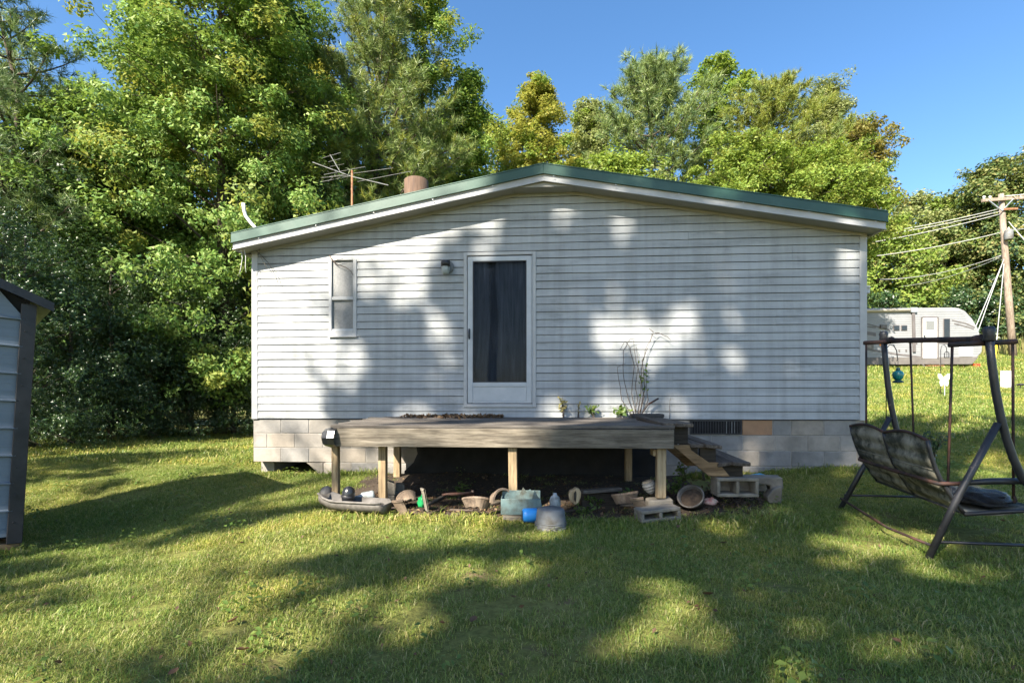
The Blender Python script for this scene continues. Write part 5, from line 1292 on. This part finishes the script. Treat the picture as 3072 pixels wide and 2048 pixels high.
def sw_(pts, w):
    for i in range(len(pts) - 1):
        (x0, y0), (x1, y1) = pts[i], pts[i + 1]; w2_ = w * 1.7; b.prism([(X(x0), Zr(y0 + w2_)), (X(x1), Zr(y1 + w2_)), (X(x1), Zr(y1)), (X(x0), Zr(y0))], -.0165 , -.013)
for i_, (pts, w) in enumerate((([(2560, 960), (2620, 968), (2680, 986)], 2), ([(2560, 968), (2640, 978)], 2), ([(2600, 1040), (2700, 1058), (2775, 1068)], 3), ([(2725, 1018), (2760, 1024)], 4), ([(2822, 1022), (2880, 1028), (2940, 1026)], 4), ([(2860, 958), (2900, 968), (2925, 980)], 2), ([(2866, 968), (2890, 974), (2922, 984)], 2), ([(2610, 990), (2640, 996)], 6))):
    b = MB(); sw_(pts, w); b.build('stripe', M['rv_stripe'], rv)
st = MB().box(X(2776), X(2822), -.34, -.02, Zr(1099), Zr(1096)).build('step', M['rust'], rv)
MB().box(X(2776), X(2822), -.5, -.3, Zr(1112), Zr(1109)).build('step', M['rust'], rv)
for px in (2774, 2823): MB().bar((X(px), -.02, Zr(1092)), (X(px), -.5, Zr(1113)), .03, .05).build('step_side', M['rv_dark'], rv)
for px in (2440, 2510):
    t_ = MB(); t_.lathe([(0, -.1), (.30, -.1), (.34, -.07), (.34, .07), (.30, .1), (0, .1)], 20, mat=Matrix.Rotation(math.pi / 2, 3, 'X'), c=(X(px), .15, .33)); w_ = t_.build('wheel', M['tyre'], rv, True)
for px in (2875, 2640): MB().bar((X(px - 14), .3, Zr(1092)), (X(px + 10), .3, -.02), .05, .05).build('stabiliser_jack', M['rv_dark'], rv)
MB().bar((X(2915), 1.2, Zr(1090)), (X(2985), 1.2, Zr(1092)), .12, .12).build('tongue', M['rv_dark'], rv)
MB().bar((X(2972), 1.2, Zr(1092)), (X(2972), 1.2, -.05), .07, .07, (1, 0, 0)).build('jack_post', M['rv_dark'], rv)
MB().box(X(2925), X(2942), -.02, .2, -.0, .22).build('chock', M['red'], rv, bevel=.01)
MB().box(X(2640), X(2665), .5, 1.6, Zr(921) + .001, Zr(915)).build('roof_unit', M['white_paint'], rv, bevel=.03)

# utility pole
PY = 32.0; pb = P(3040, 1070, PY)
pole = thing('utility_pole', 'wooden utility pole with crossarm at the right edge', 'utility pole', (pb.x, PY, gz(pb.x, PY)))
def up_(px, py, dy=0.0): p = P(px, py, PY + dy); return Vector((p.x - pb.x, p.y - PY, p.z - gz(pb.x, PY)))
MB().tube([Vector((0, 0, -.3)), up_(3026, 900), up_(3014, 740), up_(3003, 582)], [.21, .19, .165, .14], 14).build('shaft', M['log'], pole, True)
MB().bar(up_(2946, 602, -.2), up_(3110, 590, -.2), .14, .2).build('crossarm', M['log'], pole, bevel=.01)
for q in ((2965, 600), (3040, 596)): MB().bar(up_(*q, -.28), up_(3006, 632, -.2), .05, .05).build('brace', M['galv'], pole)
for q in (2952, 2970, 3060): MB().lathe([(0, .22), (.06, .2), (.09, .12), (.05, .1), (.08, .02), (.05, 0)], 10, c=up_(q, 598, -.2)).build('insulator', M['white_paint'], pole, True)
MB().bar(up_(3010, 628, -.2), up_(3052, 626, -.2), .1, .12).build('lower_arm', M['rust'], pole)
tr_ = MB(); tr_.lathe([(0, 0), (.20, .0), (.22, .05), (.22, .55), (.18, .62), (0, .64)], 16, c=up_(3026, 719, -.35)); tr_ = tr_.build('transformer', M['pail_grey'], pole, True)
MB().lathe([(.05, .62), (.06, .7), (.03, .78), (0, .8)], 8, c=up_(3026, 719, -.35)).build('bushing', M['white_paint'], tr_, True)
def wire(label, pts, r_, mat='wire', sag=0.0):
    a, c = pts[0], pts[-1]; P_ = [a.lerp(c, t) - Vector((0, 0, sag * 4 * t * (1 - t))) for t in [i / 14 for i in range(15)]]
    return tag(MB().tube(P_, r_, 5).build('wire', M[mat], None, True), label, 'wire')
ex = [(2580, 706, 'highest overhead wire running left from the crossarm'), (2575, 714, 'second overhead wire running left from the crossarm'), (2570, 734, 'third overhead wire running left from the crossarm')]
for i, (x, y, lab) in enumerate(ex): wire(lab, [P(3000, 626 + i * 8, PY - .2), P(x, y, 34)], .022, 'wire', .15)
wire('long overhead wire crossing below the transformer', [P(3012, 695, PY), P(2560, 775, 34)], .024, 'wire', .2)
wire('low service wire running left to the trees', [P(3016, 762, PY), P(2640, 838, 40)], .022, 'wire', .4)
wire('lowest service wire dropping into the trees', [P(3018, 764, PY), P(2690, 860, 44)], .02, 'wire', .4)
wire('overhead wire leaving the crossarm to the right', [P(3010, 588, PY), P(3200, 560, 30)], .022, 'wire', .1)
wire('service wire leaving the pole low to the right', [P(3030, 690, PY), P(3200, 660, 28)], .022, 'wire', .1)
wire('slack wire falling from the pole to the right edge', [P(3026, 665, PY), P(3180, 830, 30)], .022, 'wire', .1)
for (a, c, lab) in (((3012, 778), (2925, 985), 'left guy wire of the utility pole'), ((3012, 776), (2935, 990), 'middle guy wire of the utility pole'), ((3012, 790), (2992, 1000), 'right guy wire of the utility pole')):
    A, Bp = P(*a, PY), P(*c, 27.5); d = (Bp - A); t = thing('guy_wire', lab, 'guy wire', A)
    end = d * 1.0
    gx_, gy_ = (A + d).x, (A + d).y
    k = ((A + d).z - gz(gx_, gy_)); full = d * (1 + max(0, k) / max(.1, -d.z))
    for _ in range(6):
        q = A + full; full = full * (1 + (q.z - gz(q.x, q.y)) / max(.1, -full.z))
    MB().tube([Vector((0, 0, 0)), full], .02, 6).build('cable', M['wire'], t)
    MB().tube([full * .80, full * 1.0], .05, 8).build('guard', M['yellow'], t)

# feeder on its hook
FY = 7.6; fb = P(2659, 1300, FY); fx, fz = fb.x, gz(fb.x, FY)
hook = thing('shepherd_hook', 'black shepherd hook holding the teal feeder behind the swing', 'hook', (fx, FY, fz))
def fp(px, py): p = P(px, py, FY); return Vector((p.x - fx, 0, p.z - fz))
MB().tube([Vector((0, 0, -.1)), fp(2658, 1060), fp(2661, 1042), fp(2670, 1034), fp(2682, 1037), fp(2690, 1052), fp(2692, 1072), fp(2694, 1078), fp(2690, 1082)], .007, 8).build('rod', M['dark_metal'], hook, True)
fe = P(2694, 1082, FY); feeder = thing('hummingbird_feeder', 'teal glass hummingbird feeder hanging from the shepherd hook', 'feeder', (fe.x, FY, fe.z))
k = FY / F
MB().tube([Vector((0, 0, 0)), Vector((0, 0, -22 * k))], .004, 6).build('hanger', M['dark_metal'], feeder)
MB().lathe([(0, -20 * k), (4 * k, -21 * k), (6 * k, -27 * k), (5 * k, -29 * k)], 14).build('lid', M['feeder_base'], feeder, True)
MB().lathe([(0, -28 * k), (6 * k, -29 * k), (13 * k, -34 * k), (15 * k, -42 * k), (12 * k, -52 * k), (7 * k, -58 * k), (0, -58 * k)], 18).build('bottle', M['teal_glass'], feeder, True)
MB().lathe([(0, -57 * k), (8 * k, -58 * k), (14 * k, -62 * k), (14 * k, -65 * k), (0, -67 * k)], 18).build('base', M['feeder_base'], feeder, True)
# second hook with a lantern, farther off
HYd = 14.5; hb = P(2822, 1190, HYd); hz = gz(hb.x, HYd)
hk = thing('shepherd_hook', 'thin distant hook holding a small wire lantern before the caravan', 'hook', (hb.x, HYd, hz))
def hp_(px, py): p = P(px, py, HYd); return Vector((p.x - hb.x, 0, p.z - hz))
MB().tube([Vector((0, 0, -.1)), hp_(2822, 1050), hp_(2825, 1037), hp_(2833, 1034), hp_(2839, 1042), hp_(2840, 1052)], .009, 6).build('rod', M['dark_metal'], hk, True)
lt = P(2840, 1052, HYd); la = thing('wire_lantern', 'small wire lantern hanging on the distant hook', 'lantern', (lt.x, HYd, lt.z))
b = MB(); k = HYd / F
for a in range(6): t_ = a * math.pi / 3; b.tube([(0, 0, 0), (6 * k * math.cos(t_), 6 * k * math.sin(t_), -7 * k), (6 * k * math.cos(t_), 6 * k * math.sin(t_), -20 * k)], .006, 5)
b.build('cage', M['dark_metal'], la); MB().lathe([(0, -19 * k), (6.5 * k, -19 * k), (6.5 * k, -21 * k), (0, -21 * k)], 12).build('base', M['dark_metal'], la)
# butterfly ornament
bp = GP(2832, 1188); bt = thing('butterfly_ornament', 'white butterfly ornament on a stake in the far lawn', 'ornament', bp)
k = bp.y / F; zb = (1188 - 1140) * k
wing = [(0, -.5), (3, 9), (10, 18), (17, 20), (18, 12), (15, 3), (11, 0), (13, -8), (10, -18), (4, -16)]
for s in (-1, 1):
    w_ = [(s * x * k, zb + y * k) for x, y in wing]
    MB().prism(w_ if s > 0 else w_[::-1], -.012, .012).build('wing', M['white_paint'], bt)
MB().tube([(0, -.02, -.1), (0, -.02, zb + 12 * k)], .012, 6).build('stake', M['wire'], bt)
# blank white yard sign and a dark garden light by it
sg = GP(3022, 1166); sg_ = thing('yard_sign', 'blank white yard sign at the right edge of the far lawn', 'sign', sg); k = sg.y / F
MB().box(-20 * k, 20 * k, -.01, .01, .03, 54 * k).build('panel', M['white_paint'], sg_, bevel=.004)
for s in (-14, 14): MB().tube([(s * k, .02, -.1), (s * k, .02, 50 * k)], .008, 6).build('stake', M['galv'], sg_)
sg = GP(3062, 1168); gl = thing('garden_light', 'small dark garden light beside the yard sign', 'light', sg)
MB().tube([(0, 0, -.05), (0, 0, .12)], .012, 8).build('stake', M['dark_metal'], gl); MB().lathe([(.0, .2), (.10, .17), (.11, .15), (.06, .12), (0, .12)], 14).build('head', M['dark_metal'], gl, True)

# ------------------------------------------------------------------ grass, litter, mulch
def clump_mesh(name, n, rad, h_, w, seed, spread=.9):
    rg = np.random.default_rng(seed); V, Fc = [], []
    for i in range(n):
        a = rg.uniform(0, 6.283); r_ = rad * math.sqrt(rg.random()); x, y = r_ * math.cos(a), r_ * math.sin(a)
        az = rg.uniform(0, 6.283); H_ = h_ * rg.uniform(.5, 1.25); ln = H_ * rg.uniform(.3, 1.5) * spread; dx, dy = math.cos(az), math.sin(az); px_, py_ = -dy * w / 2, dx * w / 2
        o = len(V)
        V += [(x - px_, y - py_, -.006), (x + px_, y + py_, -.006), (x + dx * ln * .35 - px_ * .8, y + dy * ln * .35 - py_ * .8, H_ * .62), (x + dx * ln * .35 + px_ * .8, y + dy * ln * .35 + py_ * .8, H_ * .62), (x + dx * ln, y + dy * ln, H_ * .86)]
        Fc += [(o, o + 1, o + 3, o + 2), (o + 2, o + 3, o + 4)]
    me = bpy.data.meshes.new(name); me.from_pydata(V, [], Fc); me.materials.append(M['grass']); return me
gcol = bpy.data.collections.new('grass_tufts')
for i in range(5):
    gcol.objects.link(bpy.data.objects.new('grass_tuft', clump_mesh('grass_tuft', 54, .085, .0225 if i < 4 else .036, .0034, 50 + i, 1.25)))
gcol2 = bpy.data.collections.new('grass_tufts_far')
for i in range(4):
    gcol2.objects.link(bpy.data.objects.new('grass_tuft', clump_mesh('grass_tuft', 46, .22, .06, .011, 70 + i)))
def gn_scatter(name, pts, rot, scl, coll, label, cat):
    me = bpy.data.meshes.new(name); me.from_pydata([tuple(p) for p in pts], [], [])
    a = me.attributes.new('rot', 'FLOAT_VECTOR', 'POINT'); a.data.foreach_set('vector', np.ascontiguousarray(rot, np.float32).ravel())
    a = me.attributes.new('scl', 'FLOAT', 'POINT'); a.data.foreach_set('value', np.ascontiguousarray(scl, np.float32))
    o = link(name, me)
    ng = bpy.data.node_groups.new(name, 'GeometryNodeTree'); ng.interface.new_socket('Geometry', in_out='INPUT', socket_type='NodeSocketGeometry'); ng.interface.new_socket('Geometry', in_out='OUTPUT', socket_type='NodeSocketGeometry')
    n_ = ng.nodes; gi = n_.new('NodeGroupInput'); go = n_.new('NodeGroupOutput'); ip = n_.new('GeometryNodeInstanceOnPoints'); ci = n_.new('GeometryNodeCollectionInfo')
    ci.inputs['Collection'].default_value = coll; ci.inputs['Separate Children'].default_value = True; ci.inputs['Reset Children'].default_value = True
    na = n_.new('GeometryNodeInputNamedAttribute'); na.data_type = 'FLOAT_VECTOR'; na.inputs['Name'].default_value = 'rot'
    nb_ = n_.new('GeometryNodeInputNamedAttribute'); nb_.data_type = 'FLOAT'; nb_.inputs['Name'].default_value = 'scl'
    l = ng.links; l.new(gi.outputs[0], ip.inputs['Points']); l.new(ci.outputs[0], ip.inputs['Instance']); ip.inputs['Pick Instance'].default_value = True
    l.new(na.outputs[0], ip.inputs['Rotation']); l.new(nb_.outputs[0], ip.inputs['Scale']); l.new(ip.outputs[0], go.inputs[0])
    md = o.modifiers.new('scatter', 'NODES'); md.node_group = ng
    return tag(o, label, cat, kind='stuff')
DIRT = [(GP(px, py), r_) for px, py, r_ in ((2420, 1720, .16), (2330, 1700, .12), (1620, 1830, .18), (1250, 1830, .14), (520, 1665, .16), (2880, 1590, .55), (2700, 1560, .3), (2620, 1640, .22), (1560, 1820, .15), (400, 1490, .35), (2330, 1760, .1), (2970, 1640, .3), (1770, 1740, .1), (680, 1900, .12))]
def scatter_pts(n, ylo, yhi, dens_fn=None, xm=1.3):
    Y_ = np.sqrt(rng.uniform(ylo ** 2, yhi ** 2, n)); X_ = rng.uniform(-1, 1, n) * (1.05 * Y_ + xm)
    dirt = np.zeros(n)
    for p, r_ in DIRT: dirt = np.maximum(dirt, np.exp(-(((X_ - p.x) / (r_ * 1.5)) ** 2 + ((Y_ - p.y) / r_) ** 2)))
    nz = vnoise(X_ + 50, Y_ + 50, 1.6, 3) * .6 + vnoise(X_ + 50, Y_ + 50, 5, 4) * .4
    keep = rng.random(n) < np.clip(.35 + 1.3 * nz, .25, 1) * (1 - .92 * dirt)
    # not under house, deck, junk, shed
    u = (X_ - HO.x) * ca + (Y_ - HO.y) * sa; vv = (X_ - HO.x) * sa * -1 + (Y_ - HO.y) * ca
    keep &= ~((u > .75) & (u < HL) & (vv > .02)) & ~((u > 0) & (u < .76) & (vv > .18))
    keep &= ~((u > 1.75) & (u < 6.3) & (vv > -1.72) & (vv < .1) & (rng.random(n) > .06))
    sh_l = (X_ - sc_.x) * (-.672) + (Y_ - sc_.y) * (-.74); sh_m = (X_ - sc_.x) * .74 + (Y_ - sc_.y) * (-.672)
    keep &= ~((sh_l > -.02) & (sh_m < .02) & (sh_m > -1.3))
    if dens_fn is not None: keep &= dens_fn(X_, Y_)
    X_, Y_ = X_[keep], Y_[keep]; m_ = len(X_)
    pts = np.stack([X_, Y_, g(X_, Y_)], 1); rot = np.stack([rng.normal(0, .12, m_), rng.normal(0, .12, m_), rng.uniform(0, 6.283, m_)], 1)
    return pts, rot, rng.uniform(.65, 1.25, m_) * (.8 + .4 * vnoise(X_ + 50, Y_ + 50, .9, 9))
p_, r_, s_ = scatter_pts(36000, 1.3, 8.2)
gn_scatter('near_grass', p_, r_, s_, gcol, 'short green and straw-coloured grass of the front lawn', 'grass')
ep, es = [], []
for _ in range(620):
    c_ = R.random()
    if c_ < .3: q = HW(R.uniform(5.9, HL), -.03 - abs(R.gauss(0, .05)), 0)
    elif c_ < .42: q = HW(R.uniform(-.15, 1.9), -.03 - abs(R.gauss(0, .05)), 0)
    elif c_ < .85: q = HW(R.uniform(1.75, 6.4), -1.98 + R.gauss(0, .09), 0)
    else: q = Vector((sc_.x, sc_.y, 0)) + Vector((-.672, -.74, 0)) * R.uniform(0, 1.6) + Vector((.74, -.672, 0)) * R.uniform(.03, .12)
    ep.append((q.x, q.y, gz(q.x, q.y))); es.append(R.uniform(1.1, 2.4))
gn_scatter('edge_grass', ep, np.stack([rng.normal(0, .15, 620), rng.normal(0, .15, 620), rng.uniform(0, 6.28, 620)], 1), np.array(es), gcol, 'longer unmown grass along the foundation, junk and shed', 'grass')
p_, r_, s_ = scatter_pts(30000, 8.0, 19.0, lambda x, y: (x < -2.2) & (y < 16.5) | (x > 4.2))
gn_scatter('middle_grass', p_, r_, s_ * 1.0, gcol2, 'mown grass of the lawn beside the house', 'grass')
p_, r_, s_ = scatter_pts(42000, 19.0, 46.0, lambda x, y: (x > 9))
gn_scatter('far_grass', p_, r_, s_ * 1.7, gcol2, 'sunny grass round the caravan', 'grass')
wcol = bpy.data.collections.new('lawn_weeds')
for i in range(3):
    pp_ = np.array([[math.cos(a) * r0_, math.sin(a) * r0_, .018 + .012 * k_] for k_, (a, r0_) in enumerate([(j * 2.4, .012 + .006 * j) for j in range(9)])])
    me_ = leaf_mesh('lawn_weed', pp_, np.array([[math.cos(j * 2.4) * .5, math.sin(j * 2.4) * .5, 1] for j in range(9)]), np.full(9,   .026 + .007 * i)); me_.materials.append(M['weed'])
    wcol.objects.link(bpy.data.objects.new('lawn_weed', me_))
p_, r_, s_ = scatter_pts(1700, 1.4, 8.0, lambda x, y: vnoise(x + 30, y + 30, 1.1, 31) > .52)
gn_scatter('lawn_weeds', p_, r_, s_ * 1.1, wcol, 'small broad-leaved weeds dotted through the front lawn', 'weeds')
# tall dry grass at the foot of the pole
V_, F_ = [], []
for i in range(900):
    x = R.uniform(26, 40); y = R.uniform(33, 37); z_ = gz(x, y); h_ = R.uniform(.6, 1.7); w = .035; dx = R.uniform(-.3, .3); o = len(V_)
    V_ += [(x - w, y, z_), (x + w, y, z_), (x + dx, y + R.uniform(-.2, .2), z_ + h_)]; F_.append((o, o + 1, o + 2))
tag(MB().add(V_, F_).build('tall_grass', leafmat('tall_dry_grass', [(.16, .17, .05), (.30, .26, .11), (.10, .14, .03)], (.4, .36, .12), .3, .6, .2)), 'tall dry grass along the bank behind the utility pole', 'grass', kind='stuff')
# leaf litter on deck and under it
pts = []
for _ in range(420):
    u = 2.15 + 1.35 * R.random() ** .8; yl = -.05 - abs(R.gauss(0, .22)); q = HW(u, yl, .832 + R.random() * .03 * max(0, 1 + yl * 2)); pts.append(tuple(q))
scatter_leaves('deck_litter', pts, .06, M['litter'], 'dead leaves heaped on the deck against the siding', 'leaves', .55)
pts = []
for _ in range(2600):
    u = R.uniform(1.95, 6.2); yl = R.uniform(-2.02, -.9) if R.random() < .8 else R.uniform(-.9, -.1); q = HW(u, yl, 0); pts.append((q.x, q.y, gz(q.x, q.y) + .008 + R.random() * .012))
scatter_leaves('ground_litter', pts, .045, M['litter'], 'dead leaves and bark bits on the ground under the deck', 'leaves', .6)
pts = []
for _ in range(2200):
    q = P(R.uniform(2010, 2330), 0, 1); a = GP(2025 + 270 * R.random(), 1478 + abs(R.gauss(0, 22))); pts.append((a.x, a.y, a.z + .006 + R.random() * .02))
scatter_leaves('mulch', pts, .035, M['mulch'], 'dark mulch chips spread beside the step blocks', 'mulch', .4)
pts = []
for _ in range(420):
    y = R.uniform(1.7, 7.0); x = R.uniform(-1, 1) * (1.02 * y + .6); u = (x - HO.x) * ca + (y - HO.y) * sa; vv = -(x - HO.x) * sa + (y - HO.y) * ca
    if vv > -.05 and u > 0: continue
    pts.append((x, y, gz(x, y) + .028))
scatter_leaves('lawn_leaves', pts, .028, M['dry_leaf'], 'small dry leaf bits sprinkled over the front lawn', 'leaves', .5)
# single curled brown leaves lying on the lawn
for i, (px, py, lab) in enumerate(((770, 1928, 'curled brown leaf, upper of the two close together at the lower left'), (728, 1970, 'curled brown leaf, lower of the two close together at the lower left'), (520, 2036, 'curled brown leaf cut near the bottom edge at the left'),
        (2690, 1942, 'orange-brown leaf in the sunny grass at the lower right'), (2125, 1797, 'dark brown leaf in the middle of the right front lawn'), (1420, 1875, 'brown leaf near the bottom centre of the lawn'),
        (2035, 1590, 'brown leaf on the lawn just in front of the flat hollow block'), (1540, 1805, 'dark leaf in the shade near the centre of the lawn'), (2170, 1640, 'small dark leaf on the lawn between deck and swing'), (700, 1878, 'small leaf in the sunny grass above the pair at the lower left'))):
    p = GP(px, py); L_ = .058 * R.uniform(.7, 1.2); b = MB(); vs, fs = [], []
    for a in range(5):
        t = a / 4; w = L_ * .32 * math.sin(math.pi * (.12 + .8 * t))
        for j in (-1, 0, 1): vs.append(((t - .5) * L_, j * w, (.55 * w if j else 0) + .4 * L_ * (t - .4) ** 2))
    for a in range(4):
        for j in range(2): q = a * 3 + j; fs.append((q, q + 3, q + 4, q + 1))
    b.add(vs, fs); o = b.build('fallen_leaf', M['dry_leaf'], None, True); o.location = p + Vector((0, 0, .028)); o.rotation_euler = (R.uniform(-.4, .4), R.uniform(-.3, .3), R.uniform(0, 6.28))
    tag(o, lab, 'leaf', 'curled brown leaves on the lawn')
